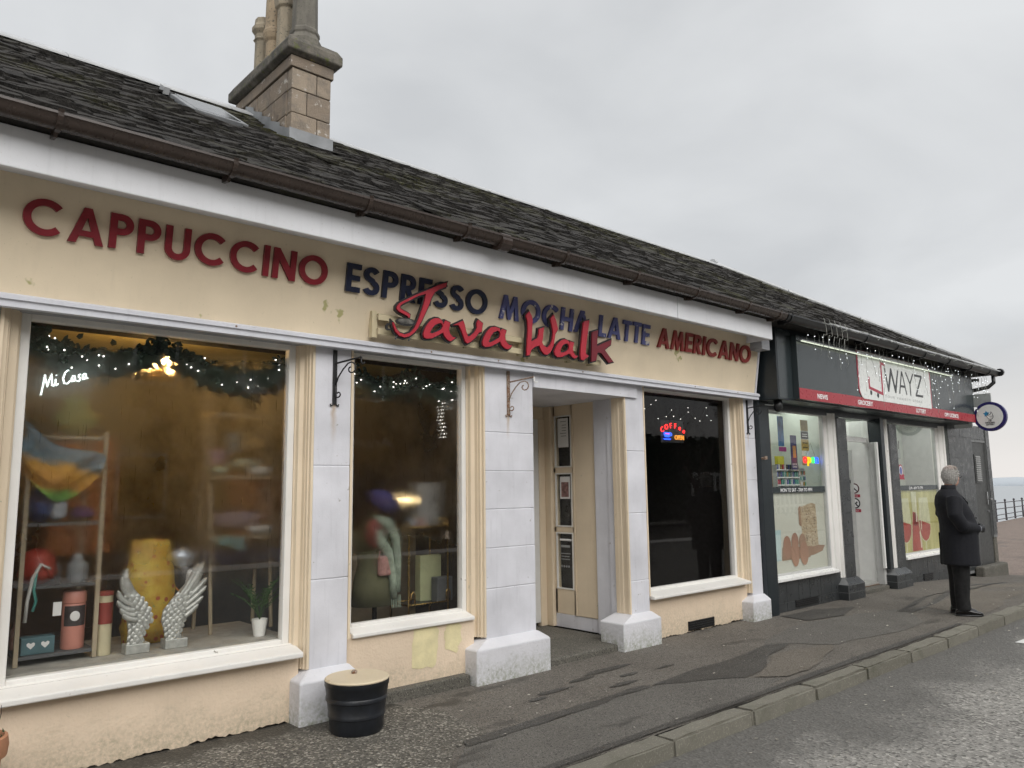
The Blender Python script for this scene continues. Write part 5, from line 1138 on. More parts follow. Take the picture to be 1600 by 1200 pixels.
# chandelier
ch = empty('chandelier', (1.92,1.15,2.5), 'small brass chandelier with glowing candle bulbs in the first window', 'chandelier')
MB().tube([(1.92,1.15,2.78),(1.92,1.15,2.50)], .008, 6).build('rod', M['brass'], ch); MB().ell((1.92,1.15,2.47), (.03,.03,.05), 10, 8).build('hub', M['brass'], ch, smooth=True)
for k in range(6):
    a = 2*PI*k/6+.3; e = Vector((1.92+.15*math.cos(a),1.15+.15*math.sin(a),2.46))
    MB().tube([(1.92,1.15,2.45),(1.92+.08*math.cos(a),1.15+.08*math.sin(a),2.41),tuple(e)], .006, 6).build('arm', M['brass'], ch, smooth=True)
    MB().tube([tuple(e),tuple(e+Vector((0,0,.035)))], .009, 8).build('candle', M['white_gloss'], ch); MB().ell(e+Vector((0,0,.055)), (.012,.012,.026), 8, 6).build('bulb', M['bulb_warm'], ch, smooth=True)
# tall shelf unit with goods
su = empty('shelf_unit', (1.15,.6,.55), 'pale shelf unit with grey shelves at the near end of the first window', 'shelf')
for x in (.955,1.37):
    for y in (.40,.86): MB().box(x-.012,x+.012,y-.012,y+.012,.548,1.93).build('upright', M['shelf_wood'], su)
for z in (.60,1.00,1.37,1.90): MB().box(.955,1.37,.40,.86,z-.018,z).build('shelf', M['shelf_grey'] if z < 1.8 else M['shelf_wood'], su)
def lump(c, r, seed, amp=.25):
    m = MB().ell((0,0,0), 1, 14, 10); rr = random.Random(seed); ph = [rr.uniform(0,6) for _ in range(6)]
    out = []
    for v in m.v:
        k = 1+amp*.5*(math.sin(3*v[0]+ph[0])+math.sin(4*v[1]+ph[1])+math.sin(5*v[2]+ph[2]))/1.5
        out.append((c[0]+v[0]*r[0]*k, c[1]+v[1]*r[1]*k, max(c[2]+v[2]*r[2]*k, c[2]-r[2])))
    m.v = out; return m
def thing1(name, m, mat, label, cat, group=None, **k):
    o = m.build(name, mat, None, **k); return tag(o, label, cat, group)
def striped(name, stops, axis, lo_, hi_):
    t = NT(name); v = t.xyz()[axis]; f = t.math('ADD', t.ramp(v, lo_, hi_), t.math('MULTIPLY', t.noise(7,3), .15))
    cr_ = t.n('ShaderNodeValToRGB'); t.l(f, cr_.inputs[0]); el = cr_.color_ramp.elements
    el[0].position = stops[0][0]; el[0].color = (*stops[0][1],1); el[1].position = stops[1][0]; el[1].color = (*stops[1][1],1)
    for p, c in stops[2:]: e = el.new(p); e.color = (*c,1)
    return t.done(t.bsdf(cr_.outputs[0], .75))
# draped scarf on the top shelf: a sagging cloth
sc_ = MB(); nx, nz = 30, 18
grid = []
for j in range(nz):
    for i in range(nx):
        u, v = i/(nx-1), j/(nz-1); grid.append((.90+.45*u+.02*math.sin(v*7), .38-.05*math.sin(PI*v)-.035*math.sin(u*11+v*5)-.02*math.sin(v*13), 1.99-.30*v - .20*u*(1-.5*v) - .17*math.sin(PI*min(1,u*1.1))*(.35+.65*v) + .05*u*v))
sc_.add(grid, [(j*nx+i,j*nx+i+1,(j+1)*nx+i+1,(j+1)*nx+i) for j in range(nz-1) for i in range(nx-1)])
t_ = NT('scarf'); xx,yy,zz = t_.xyz(); ff_ = t_.math('ADD', t_.ramp(t_.math('ADD',zz,t_.math('MULTIPLY',xx,.30)), 1.80,2.34), t_.math('MULTIPLY', t_.noise(9,4), .30))
cr2 = t_.n('ShaderNodeValToRGB'); t_.l(ff_, cr2.inputs[0]); el = cr2.color_ramp.elements
el[0].position = .10; el[0].color = (.03,.06,.10,1); el[1].position = .98; el[1].color = (.06,.10,.12,1)
for p_, c_ in ((.18,(.06,.30,.06)),(.30,(.20,.40,.08)),(.38,(.55,.26,.05)),(.58,(.62,.32,.04)),(.66,(.10,.20,.26)),(.80,(.16,.26,.34))): e_ = el.new(p_); e_.color = (*c_,1)
o = sc_.build('draped_scarf', t_.done(t_.bsdf(cr2.outputs[0], .8)), recalc=False, smooth=True); sm = o.modifiers.new('thick','SOLIDIFY'); sm.thickness = .006; tag(o,'orange, green and blue scarf draped over the top shelf in the first window','scarf')
thing1('green_bundle', lump((1.20,.50,2.02),(.13,.10,.115),3,.55), col('moss_cloth',(.16,.19,.05),.8), 'soft moss-green cloth bundle on top of the shelf unit','cloth', smooth=True)
thing1('blue_bag', lump((1.06,.52,1.48),(.085,.09,.115),4), col('blue_bag',(.025,.06,.20),.35), 'shiny blue bag on the middle shelf of the shelf unit','bag', smooth=True)
thing1('silver_bag', lump((1.14,.47,1.455),(.055,.05,.08),5), col('foil',(.5,.55,.62),.2,metal=.6), 'silvery clear bag beside the blue bag on the shelf','bag', smooth=True)
thing1('purple_cloth', lump((1.29,.55,1.42),(.07,.09,.05),6), col('purple_cloth',(.09,.03,.12),.8), 'dark purple folded cloth on the middle shelf','cloth', smooth=True)
thing1('red_bag', lump((1.06,.50,1.10),(.11,.10,.10),7), col('red_bag',(.30,.03,.02),.5), 'red bag with pale ribbons on the lower shelf','bag', smooth=True)
rb = empty('ribbon', (1.0,.37,.9), 'pale grey and teal ribbons hanging from the red bag', 'ribbon')
MB().tube([(1.10,.385,1.10),(1.05,.375,1.13),(1.01,.37,1.05),(.99,.37,.92),(.985,.37,.80)], .010, 6).build('strand', col('ribbon_white',(.5,.5,.48),.5), rb, smooth=True)
MB().tube([(1.03,.375,1.10),(1.02,.37,.98),(1.035,.37,.92),(1.02,.37,.86)], .009, 6).build('strand', col('ribbon_teal',(.06,.25,.22),.5), rb, smooth=True)
thing1('glass_jar', MB().lathe([(.05,0),(.06,.03),(.06,.10),(.03,.13),(.03,.15),(.02,.17)], (1.28,.52,1.001), 16), col('jar',(.25,.28,.30),.15), 'squat lidded jar on the lower shelf of the shelf unit','jar', smooth='auto')
fl_ = empty('flask', (1.27,.50,.602), 'tall pink tin with a dark label on the bottom shelf', 'tin')
MB().lathe([(.062,0),(.065,.01),(.065,.26),(.060,.27),(.066,.275),(.066,.335),(.058,.345)], (1.27,.50,.602), 24).build('body', col('pink_tin',(.52,.22,.17),.4), fl_, smooth='auto')
MB().prism(arc(1.27,.50,.0662,.0662,PI*1.15,PI*1.80,10)+arc(1.27,.50,.064,.064,PI*1.80,PI*1.15,10),'z',.74,.86).build('label', col('tin_label',(.05,.04,.04),.5), fl_)
MB().ell((1.262,.4335,.80),(.028,.004,.030),16,8).build('emblem', M['white_print'], fl_)
bx = empty('teal_box', (1.06,.47,.602), 'teal gift box with two heart cut-outs on the bottom shelf', 'box')
MB().box(.985,1.16,.43,.52,.602,.70).build('body', col('teal_box',(.07,.14,.16),.6), bx, bevel=.004)
for X in (1.035,1.11): shape('heart', [[(0,-.02),(.02,.0),(.022,.012),(.012,.019),(0,.011),(-.012,.019),(-.022,.012),(-.02,0)]], M['white_print'], bx, face_front(.4285,X,.655), .0006)
thing1('price_card', MB().box(1.13,1.175,.385,.387,.82,.90), M['white_print'], 'white price card hanging under the lower shelf','price tag')
for i,(x,z,r_,h_,cc_,lb) in enumerate(((1.31,1.372,.03,.09,(.45,.40,.30),'cream candle jar behind the purple cloth'),(1.00,.602,.028,.16,(.20,.10,.08),'brown bottle behind the teal gift box'),(1.20,1.002,.025,.12,(.12,.16,.20),'slim blue-grey bottle between the red bag and squat jar'))):
    thing1('bottle' if h_ > .1 else 'candle_jar', MB().lathe([(r_,0),(r_,h_*.7),(r_*.45,h_*.85),(r_*.45,h_)], (x,.70,z), 14), col('shelf_good_%d'%i,cc_,.3), lb, 'bottle' if h_ > .1 else 'jar', smooth='auto')
tn = empty('tin_stack', (1.43,.44,.55), 'cream and dark red tin standing beside the shelf unit', 'tin')
MB().lathe([(.045,0),(.045,.36)], (1.43,.44,.546), 20).build('body', col('cream_tin',(.50,.45,.30),.5), tn, smooth='auto'); MB().lathe([(.0475,.19),(.0475,.32)], (1.43,.44,.546), 20).build('label', col('tin_red',(.25,.04,.03),.5), tn, smooth='auto'); MB().lathe([(.047,.362),(.047,.385),(.0,.387)], (1.43,.44,.546), 20).build('lid', col('tin_red',(.25,.04,.03),.5), tn)
# pair of angel wings
def wing(sgn, bx0, label):
    """carved wing standing on a block: long flight feathers sweeping to the tip, small scale feathers over shoulder and leg"""
    y = .36; z0 = .546; K = .00084
    wroot = empty('wing_statue', (bx0,y,z0), label, 'statue', 'silver angel wings')
    MB().box(bx0-.070,bx0+.070,y-.05,y+.05,z0,z0+.058).build('base', M['silver'], wroot, bevel=.004)
    if sgn < 0: cx, cz = 265, 1110; spine = [(250,1050,52),(265,960,60),(285,880,92),(275,800,82),(240,725,64),(190,640,46),(165,560,30),(165,495,12)]
    else: cx, cz = 545, 1065; spine = [(525,1010,50),(530,930,66),(530,860,90),(545,780,96),(590,700,78),(655,610,60),(703,530,42),(722,455,18)]
    prim = [((225,690),(150,610),(172,482)),((230,715),(138,660),(138,545)),((235,755),(132,730),(113,640)),((240,795),(145,785),(110,712)),((245,830),(165,825),(130,770)),((250,865),(190,858),(148,812))] if sgn < 0 else \
           [((560,690),(640,600),(698,438)),((575,700),(690,585),(738,430)),((590,725),(705,640),(766,556)),((600,755),(700,690),(764,618)),((605,795),(690,745),(738,695)),((600,835),(660,795),(702,752))]
    W = lambda p, dy=0: Vector((bx0+(p[0]-cx)*K, y+dy, z0+(cz-p[1])*K))
    core = MB(); core.rings([[W((a+r*math.cos(t), c), .034*math.sin(t)) for t in [2*PI*k/16 for k in range(16)]] for a,c,r in spine])
    core.build('body', M['silver'], wroot, smooth=True)
    for k, (p0,p1,p2) in enumerate(prim):
        m_ = MB(); rg = []
        for i in range(10):
            t = i/9; q = [(1-t)**2*p0[j]+2*t*(1-t)*p1[j]+t*t*p2[j] for j in (0,1)]; d = Vector([2*(1-t)*(p1[j]-p0[j])+2*t*(p2[j]-p1[j]) for j in (0,1)]).normalized(); n_ = Vector((-d.y,d.x))
            wdt = 24*(1-.12*t)*(1 if t < .8 else math.sqrt(max(.03,1-((t-.8)/.2)**2)))
            rg.append([W((q[0]+n_.x*wdt*u,q[1]+n_.y*wdt*u), -.022-.004*k+v*.011) for u,v in ((-1,.6),(-.5,-.5),(0,-1.0),(.5,-.5),(1,.6),(0,.8))])
        m_.rings(rg); m_.build('feather', M['silver'], wroot, smooth=True)
    sm_ = MB()
    def scale(c, d, L, w_r, th):
        d = d.normalized(); s_ = Vector((-d.y,d.x)); pts = [(-.55,.5),(-.2,.95),(.25,.9),(.6,.0),(.25,-.9),(-.2,-.95),(-.55,-.5)]
        lo_ = [W((c[0]+d.x*L*a+s_.x*w_r*b_, c[1]+d.y*L*a+s_.y*w_r*b_), c[2]) for a,b_ in pts]; hi_ = [W((c[0]+d.x*L*a*.65+s_.x*w_r*b_*.6, c[1]+d.y*L*a*.65+s_.y*w_r*b_*.6), c[2]-th) for a,b_ in pts]
        sm_.add(lo_+hi_, [tuple(range(7,14))]+[(k,(k+1)%7,7+(k+1)%7,7+k) for k in range(7)])
    for r in range(17):
        t = r/16; f = .05+t*4.3; i = int(f); u_ = f-i; a,c,rr = [spine[i][j]+(spine[i+1][j]-spine[i][j])*u_ for j in range(3)]
        nf = max(3,int(rr/21)); up_ = t > .35
        for k in range(nf):
            v = -1+2*(k+.5+(.25 if r%2 else -.25))/nf
            if abs(v) > .98: continue
            scale((a+v*rr*.98, c, -.034*math.sqrt(max(0,1-v*v))-.004), Vector((v*.5+(.4*sgn if up_ else 0),-1 if up_ else 1)), 38, 19, .005)
    o = sm_.build('scale_feathers', M['silver'], wroot, smooth=True); o['kind'] = 'stuff'
wing(-1,1.600,'silver angel wing statue curving towards the shelf unit'); wing(1,1.835,'silver angel wing statue curving towards the potted palm')
# yellow paper bag behind the wings
yb = empty('paper_bag', (1.78,.75,.55), 'bright yellow printed bag standing behind the wings', 'bag')
m = MB(); rg = []
for a_,d_,z_ in ((.15,.10,.546),(.165,.11,.64),(.158,.10,.76),(.17,.105,.90),(.155,.085,1.02),(.135,.05,1.12),(.125,.03,1.18),(.12,.02,1.22)):
    rg.append([(1.77+a_*math.cos(t)*(1+.07*math.sin(5*t+z_*19)), .70+d_*math.sin(t)*(1+.10*math.sin(4*t+z_*23)), z_+(0 if z_ < .56 else .012*math.sin(3*t))) for t in [2*PI*k/28 for k in range(28)]])
m.rings(rg)
def m_floral():
    t = NT('floral_paper'); c = t.mix(t.ramp(t.noise(9,4), .35,.65), (.46,.26,.03), (.58,.42,.06)); v = t.n('ShaderNodeTexVoronoi'); t.l(t.pos, v.inputs['Vector']); v.inputs['Scale'].default_value = 17
    c = t.mix(t.ramp(v.outputs['Distance'], .30,.22), c, (.36,.09,.04)); c = t.mix(t.ramp(t.noise(26,4,.7), .60,.66), c, (.30,.30,.08))
    return t.done(t.bsdf(c, .5, 0, t.noise(14,4), .6, .02))
m.build('body', m_floral(), yb, smooth=True)
MB().tube([(1.93,.70,.9),(2.02,.68,.80),(2.0,.68,.70),(1.85,.66,.66)], .007, 6).build('cord', col('orange_cord',(.5,.2,.05),.6), yb, smooth=True)
thing1('foil_balloon', lump((2.0,.72,1.08),(.075,.05,.075),9), col('foil',(.5,.55,.62),.2,metal=.6), 'round silver gift beside the yellow bag','gift', smooth=True)
thing1('white_gift', lump((2.06,.72,.92),(.04,.04,.075),10), M['white_print'], 'small white wrapped gift below the silver one','gift', smooth=True)
# potted palm
pp = empty('potted_palm', (2.40,.33,.546), 'small green palm in a ribbed white pot at the far corner of the first window', 'plant')
MB().lathe([(.038,0),(.052,.09),(.054,.115),(.048,.115),(.046,.10)], (2.40,.33,.546), 18).build('pot', M['white_gloss'], pp, smooth='auto')
pf = MB(); ps = MB()
for k in range(14):
    a = rnd.uniform(0,2*PI); lean = rnd.uniform(.15,.5); p = Vector((2.40,.33,.655)); d = Vector((math.cos(a)*lean,math.sin(a)*lean*.7,1)).normalized(); pts = [p]
    Lf = rnd.uniform(.20,.34)
    for j in range(8):
        d = (d+Vector((math.cos(a)*.07,math.sin(a)*.05,-.07))).normalized(); p = p+d*Lf/8; pts.append(p)
        if j > 1:
            for s in (-1,1):
                e = (d*.7+d.cross(Vector((0,0,1))).normalized()*s*.8).normalized()*(.065-.005*j); w_v = e.cross(Vector((0,1,.3))).normalized()*.0045
                pf.add([p-w_v,p+e*.5-w_v,p+e,p+e*.5+w_v,p+w_v], [(0,1,2,3,4)])
    ps.tube(pts, .002, 4)
pf.build('fronds', M['leaf'], pp, recalc=False); ps.build('stems', M['leaf'], pp)
# ladder shelf with slippers
ld = empty('ladder_shelf', (2.38,.8,.55), 'light wooden ladder shelf with soft goods at the far side of the first window', 'shelf')
for x in (2.17,2.62):
    MB().tube([(x,.62,.546),(x,.80,2.30)], .014, 6).build('rail', M['shelf_wood'], ld)
    MB().tube([(x,.95,.546),(x,.86,2.30)], .014, 6).build('rail', M['shelf_wood'], ld)
for z in (1.22,1.66,2.12): MB().box(2.15,2.64,.62,.92,z-.02,z).build('shelf', M['shelf_wood'], ld)
goods = [('teal_slipper',(2.24,.62,1.19),(.06,.08,.045),(.10,.22,.22),'teal slipper with a pale sole hanging off the low ladder shelf'),('teal_slipper',(2.34,.62,1.16),(.05,.07,.05),(.12,.24,.25),'second teal slipper, lower than the other, on the ladder shelf'),('white_towel',(2.53,.66,1.26),(.10,.09,.038),(.60,.60,.58),'rolled white towel on the low ladder shelf'),
 ('mauve_blanket',(2.40,.76,1.335),(.19,.12,.075),(.26,.20,.25),'folded mauve blanket on the low ladder shelf'),('green_slipper',(2.20,.63,1.70),(.06,.07,.04),(.28,.36,.28),'pale green slipper on the middle ladder shelf'),('white_towel',(2.52,.66,1.70),(.10,.09,.036),(.62,.63,.60),'rolled white towel on the middle ladder shelf'),
 ('grey_green_cloth',(2.42,.70,1.75),(.11,.08,.045),(.30,.33,.25),'grey-green folded cloth on the middle ladder shelf'),('blue_hat',(2.36,.78,1.92),(.06,.06,.10),(.06,.14,.20),'blue woollen hat on the middle ladder shelf'),('tan_hat',(2.52,.80,1.92),(.09,.08,.07),(.35,.24,.11),'tan soft toy behind the blue hat on the ladder shelf'),('pink_cloth',(2.24,.80,1.80),(.07,.07,.07),(.30,.18,.26),'pink cloth at the near end of the middle ladder shelf')]
for i, (nm, c, r, cc_, lb) in enumerate(goods): thing1(nm, lump(c,r,20+i,.3), col('good_%d'%i,cc_,.8), lb, nm.split('_')[1], 'soft goods on the ladder shelf', smooth=True)
MB().box(2.62,2.98,1.4,1.5,1.15,1.70).build('orange_panel', M['orange_wall'], bld); MB().box(1.3,1.72,1.5,1.6,1.1,1.95).build('orange_panel', M['orange_wall'], bld)
ct = empty('counter', (2.6,1.9,.1), 'low dark counter with a blue top inside the cafe', 'counter')
MB().box(1.9,3.2,1.6,2.2,.1,.95).build('body', M['shelf_grey'], ct); MB().box(1.85,3.25,1.55,2.25,.95,1.05).build('top', col('blue_top',(.03,.05,.16),.5), ct)
# ------------------------------------------------------------------ second window: dressed stand and gold trolley
ms = empty('dress_stand', (3.45,.55,.30), 'dress stand in a blue hat, pale scarf and pink shoulder bag', 'mannequin')
MB().tube([(3.47,.55,.30),(3.47,.55,.7)], .02, 8).build('pole', M['black_metal'], ms); MB().lathe([(.16,0),(.15,.02),(.02,.04)], (3.47,.55,.30), 20).build('foot', M['black_metal'], ms)
body = MB(); body.rings([[(3.47+rx*math.cos(t), .55+ry*math.sin(t), z) for t in [2*PI*k/16 for k in range(16)]] for rx,ry,z in ((.20,.14,.62),(.19,.13,.80),(.15,.11,.95),(.17,.12,1.10),(.18,.11,1.22),(.08,.07,1.30),(.055,.055,1.36))])
body.build('torso', col('olive_coat',(.10,.10,.05),.8), ms, smooth=True)
MB().ell((3.47,.53,1.42),(.07,.08,.09),12,8).build('head', col('stand_head',(.12,.07,.05),.7), ms, smooth=True)
ht = MB().ell((3.50,.47,1.45),(.145,.09,.085),18,10, Matrix.Rotation(.5,3,'Y')); ht.build('hat', col('blue_felt',(.045,.04,.17),.8), ms, smooth=True)
MB().ell((3.47,.395,1.45),(.016,.012,.025),8,6).build('hat_pin', M['brass'], ms)
for pts in ([(3.40,.44,1.30),(3.50,.415,1.27),(3.58,.42,1.15),(3.60,.42,.95),(3.60,.42,.72)],[(3.38,.44,1.28),(3.42,.415,1.15),(3.50,.41,1.05),(3.55,.41,.85),(3.56,.41,.68)]):
    MB().tube(pts, [.045,.05,.04,.035,.03], 8).build('scarf', col('pale_scarf',(.28,.34,.27),.85,var=.3,vs=20), ms, smooth=True)
for k in range(8): MB().tube([(3.54+.012*k,.405,.70),(3.54+.012*k+rnd.uniform(-.005,.005),.405,.60)], .003, 4).build('fringe', col('pale_scarf',(.28,.34,.27),.85), ms)
MB().ell((3.38,.43,1.20),(.075,.05,.12),12,8).build('sash', col('plaid',(.22,.05,.04),.8,var=.6,vs=25), ms, smooth=True)
MB().box(3.41,3.55,.385,.43,.86,1.02).build('bag', col('pink_bag',(.38,.20,.18),.6,var=.4,vs=18), ms, bevel=.02); MB().tube([(3.42,.41,1.0),(3.44,.41,1.15),(3.52,.41,1.26)], .006, 6).build('strap', col('pink_bag',(.38,.20,.18),.6), ms)
gt = empty('gold_trolley', (3.85,.55,.30), 'gold tubular trolley with jars and boxes in the second window', 'trolley')
for x in (3.70,4.10):
    for y in (.40,.66): MB().tube([(x,y,.30),(x,y,1.28)], .009, 8).build('upright', M['brass'], gt)
for z in (.60,1.23):
    MB().box(3.70,4.10,.40,.66,z-.006,z).build('tray', M['black_plastic'] if z < 1 else M['bay_board'], gt)
    for y in (.40,.66): MB().tube([(3.70,y,z),(4.10,y,z)], .008, 8).build('tray_edge', M['brass'], gt)
    for x in (3.70,4.10): MB().tube([(x,.40,z),(x,.66,z)], .008, 8).build('tray_edge', M['brass'], gt)
for x in (3.72,4.08): MB().tube([(x,.395+.0,.60),(x,.395,.68),(x+.02,.395,.71),(x+.04,.395,.68),(x+.04,.395,.60)], .006, 8).build('loop', M['brass'], gt, smooth=True)
thing1('framed_picture', MB().box(3.92,4.16,.60,.63,1.236,1.60), col('pic_grey',(.42,.43,.42),.5,var=.35,vs=9), 'pale framed picture leaning on the gold trolley','picture')
thing1('cream_carton', MB().box(3.90,4.12,.52,.60,.602,.98), col('carton',(.36,.38,.22),.7), 'tall cream carton on the lower trolley shelf','carton', bevel=.004)
thing1('dark_box', MB().box(4.0,4.16,.41,.50,.602,.80), M['shelf_grey'], 'dark box in front of the cream carton','box', bevel=.004)
thing1('gold_ornament', MB().tube([(4.06+.03*math.cos(t),.43,1.27+.035*math.sin(t)) for t in [2*PI*k/16 for k in range(16)]], .006, 6, closed=True), M['brass'], 'small gold ring ornament on the upper trolley shelf','ornament')
for i,(x,mm) in enumerate(((3.78,'jar'),(3.86,'pink_bag'))): thing1('candle_jar', MB().lathe([(.03,0),(.032,.07),(.028,.075)],(x,.47,1.231),14), M[mm], ('grey','pink')[i]+' candle jar on the upper trolley shelf','jar','jars on the trolley', smooth='auto')
thing1('price_tag', MB().box(4.06,4.10,.386,.388,1.12,1.19), col('tag_pink',(.55,.45,.38),.6), 'pale paper tag hanging from the gold trolley','price tag')
tl = empty('table_lamp', (3.9,1.6,1.2), 'warm lit table lamp on a sideboard inside the second window', 'lamp')
MB().box(3.2,4.5,1.45,1.85,.1,1.15).build('sideboard', M['shelf_wood'], tl); MB().tube([(4.2,1.65,1.15),(4.2,1.65,1.3)], .015, 8).build('stem', M['brass'], tl)
MB().tube([(4.26,1.55,1.44),(4.50,1.55,1.44)], .018, 8).build('tube', glow('lamp_glow',(1,.72,.35),6.0), tl)
for (x,z) in ((3.75,1.98),(3.86,2.0),(3.95,1.99),(3.84,1.93),(3.99,1.95)): pass
thing1('paper_lantern', MB().box(4.0,4.10,.30,.31,2.22,2.46), M['grey_box'], 'grey card hanging in the top corner of the second window','card')
# ------------------------------------------------------------------ third window: lit coffee sign
cs_ = empty('neon_sign', (7.17,.24,2.12), 'red COFFEE and orange OPEN light sign with a blue cup', 'neon sign')
MB().box(6.96,7.38,.262,.27,2.03,2.28).build('backing', M['black_plastic'], cs_)
for i, c in enumerate('COFFEE'):
    a = PI/2 - (i-2.5)*.20; T = Matrix.Translation((7.17+.40*math.cos(a), .250, 1.80+.40*math.sin(a)-.03+.02)) @ Matrix.Rotation(PI/2,4,'X') @ Matrix.Rotation((a-PI/2)*.8,4,'Z')
    text('letter', c if i not in (4,5) else 'e', M['neon_red'], T, .085, None, cs_, ext=.004)
text('letter','OPEN', M['neon_orange'], face_front(.250,7.28,2.062), .075, .17, cs_, ext=.004)
shape('cup', [[(7.00,2.14),(7.00,2.11),(7.02,2.085),(7.09,2.085),(7.11,2.11),(7.11,2.14)]], M['neon_blue'], cs_, face_front(.250), .004)
shape('cup_handle', [stroke(arc(7.115,2.118,.022,.016,-PI/2,PI/2,8),.008)], M['neon_blue'], cs_, face_front(.250), .004)
shape('saucer', [[(6.985,2.070),(7.125,2.070),(7.105,2.056),(7.005,2.056)]], M['neon_blue'], cs_, face_front(.250), .004)
shape('cup_line', [[(7.02,2.128),(7.09,2.128),(7.09,2.120),(7.02,2.120)]], M['neon_red'], cs_, face_front(.2455), .0006)
fs_ = empty('fairy_lights', (7.2,.27,2.45), 'scattered tiny lights on a wire at the top of the third window', 'fairy lights')
m = MB(); pts = []
for k in range(17):
    p = (6.5+1.5*k/16+rnd.uniform(-.05,.05), .27+rnd.uniform(-.02,.02), 2.52-.14*math.sin(k*.9)**2-rnd.uniform(0,.16)); pts.append(p); m.ell(p, .0035, 5, 4)
m.build('bulbs', M['fairy'], fs_)['kind'] = 'stuff'; MB().tube(pts, .0015, 4).build('wire', M['pine'], fs_)
# ------------------------------------------------------------------ goods behind the shop panes
MB().box(8.75,14.6,.20,.62,2.603,2.615).build('ceiling_light_panel', M['tube_light'], bld)
MB().box(8.70,10.4,.70,.74,.10,2.55).build('display_back', M['shop_wall'], bld); MB().box(10.37,10.41,.12,.74,.10,2.58).build('display_side', M['shop_wall'], bld); MB().box(8.70,10.35,.10,.70,1.36,1.42).build('display_shelf', M['white_panel'], bld)
MB().box(12.6,14.9,.78,.80,.10,2.60).build('display_back', M['shop_wall'], bld)
def good(name, x0,x1,z0,z1,y,c,label,cat,d=.05): return thing1(name, MB().box(x0,x1,y,y+d,z0,z1), c, label, cat, bevel=.003)
wl = empty('wooden_rack', (9.2,.3,1.42), 'wooden rack of cream rolls at the near side of the shop window', 'rack')
for x in (9.10,9.31): MB().box(x-.012,x+.012,.28,.34,1.42,2.26).build('post', col('rack_wood',(.28,.17,.08),.6), wl)
MB().box(9.11,9.30,.28,.34,2.16,2.26).build('header', col('rack_wood',(.28,.17,.08),.6), wl)
for k in range(4): MB().tube([(9.13+.05*k,.31,1.50),(9.13+.05*k,.31,2.02)], .019, 10).build('roll', col('roll_cream',(.55,.50,.30),.6), wl)
MB().box(9.11,9.30,.28,.34,1.42,1.50).build('tray', col('rack_wood',(.28,.17,.08),.6), wl)
good('blue_banner',9.47,9.62,2.05,2.45,.25,col('ban_blue',(.06,.16,.34),.5,var=.5,vs=14),'tall blue promotional card hanging in the shop window','card',.006)
good('magenta_card',9.47,9.66,1.98,2.04,.245,col('ban_mag',(.35,.05,.22),.5),'thin magenta card below the blue banner','card',.006)
good('yellow_pack',9.52,9.68,1.76,1.92,.30,col('pack_yel',(.55,.52,.05),.5),'yellow pack between the cards in the shop window','pack')
nb = empty('navy_poster', (9.8,.2,1.74), 'narrow navy poster with white words and an orange picture', 'poster')
MB().box(9.70,9.86,.205,.21,1.74,2.20).build('sheet', col('navy_card',(.03,.03,.12),.4), nb); MB().box(9.75,9.83,.2035,.205,1.90,2.06).build('picture', col('card_orange',(.5,.25,.08),.5), nb)
for i,s in enumerate(('FLAVOUR','TOPCARD')): text('words', s, M['white_print'], face_front(.2042,9.78,1.80-.035*i), .035, .12, nb, ext=.0005)
gp = empty('gold_poster', (10.12,.2,1.9), 'gold and black stacked posters high in the shop window', 'poster')
for i,(z0,z1,c) in enumerate(((2.27,2.42,(.42,.31,.12)),(2.16,2.265,(.04,.04,.04)),(2.0,2.155,(.45,.32,.10)),(1.93,1.995,(.6,.6,.58)),(1.80,1.925,(.38,.26,.14)))): MB().box(10.0,10.20,.205,.21,z0,z1).build('sheet', col('gp%d'%i,c,.5,var=.3,vs=40), gp)
for i, z in enumerate((2.22,2.19,2.10,2.04)): MB().box(10.03,10.17,.2035,.205,z,z+.012).build('print_line', M['white_print'] if i<2 else M['black_print'], gp)
rk = empty('vape_rack', (9.7,.3,1.42), 'white display rack of small bottles and pens in the shop window', 'rack')
MB().box(9.42,10.02,.33,.36,1.42,1.80).build('back', M['white_panel'], rk)
for z in (1.43,1.53,1.63,1.73): MB().box(9.42,10.02,.27,.33,z,z+.015).build('tier', M['white_panel'], rk)
for x in (9.42,9.62,9.82,10.02): MB().box(x-.006,x+.006,.27,.34,1.42,1.80).build('divider', M['grey_box'], rk)
gm = [col('vape%d'%i,c,.4) for i,c in enumerate(((.4,.05,.08),(.08,.1,.3),(.05,.25,.2),(.1,.1,.1),(.55,.55,.55),(.3,.2,.05)))]
for z in (1.445,1.545,1.645,1.745):
    for k in range(11): MB().box(9.44+.052*k,9.465+.052*k,.275,.30,z,z+.065).build('bottle', gm[rnd.randrange(6)], rk)
lr = empty('lighter_stand', (10.12,.3,1.42), 'cluttered stand of lighters and batteries beside the lit open sign', 'stand')
MB().box(10.04,10.22,.30,.36,1.42,1.76).build('board', M['grey_box'], lr)
for k in range(24): MB().box(10.05+.028*(k%6),10.07+.028*(k%6),.285,.30,1.45+.075*(k//6),1.50+.075*(k//6)).build('lighter', gm[rnd.randrange(6)], lr)
no = empty('neon_sign', (10.1,.12,1.86), 'small rainbow open sign in the shop window', 'neon sign')
for i,(c,mt) in enumerate(zip('open',('neon_red','neon_yellow','neon_green','neon_blue'))): text('letter', c, M[mt], face_front(.115,9.90+.105*i,1.83), .17, .10, no, ext=.006, bold=.004)
MB().tube([(9.95,.13,1.93),(10.1,.13,2.1),(10.2,.13,1.93)], .002, 4).build('wire', M['black_metal'], no)
mb_ = empty('meter_box', (14.0,.70,1.98), 'grey wall box with looped cable inside the second shop window', 'box')
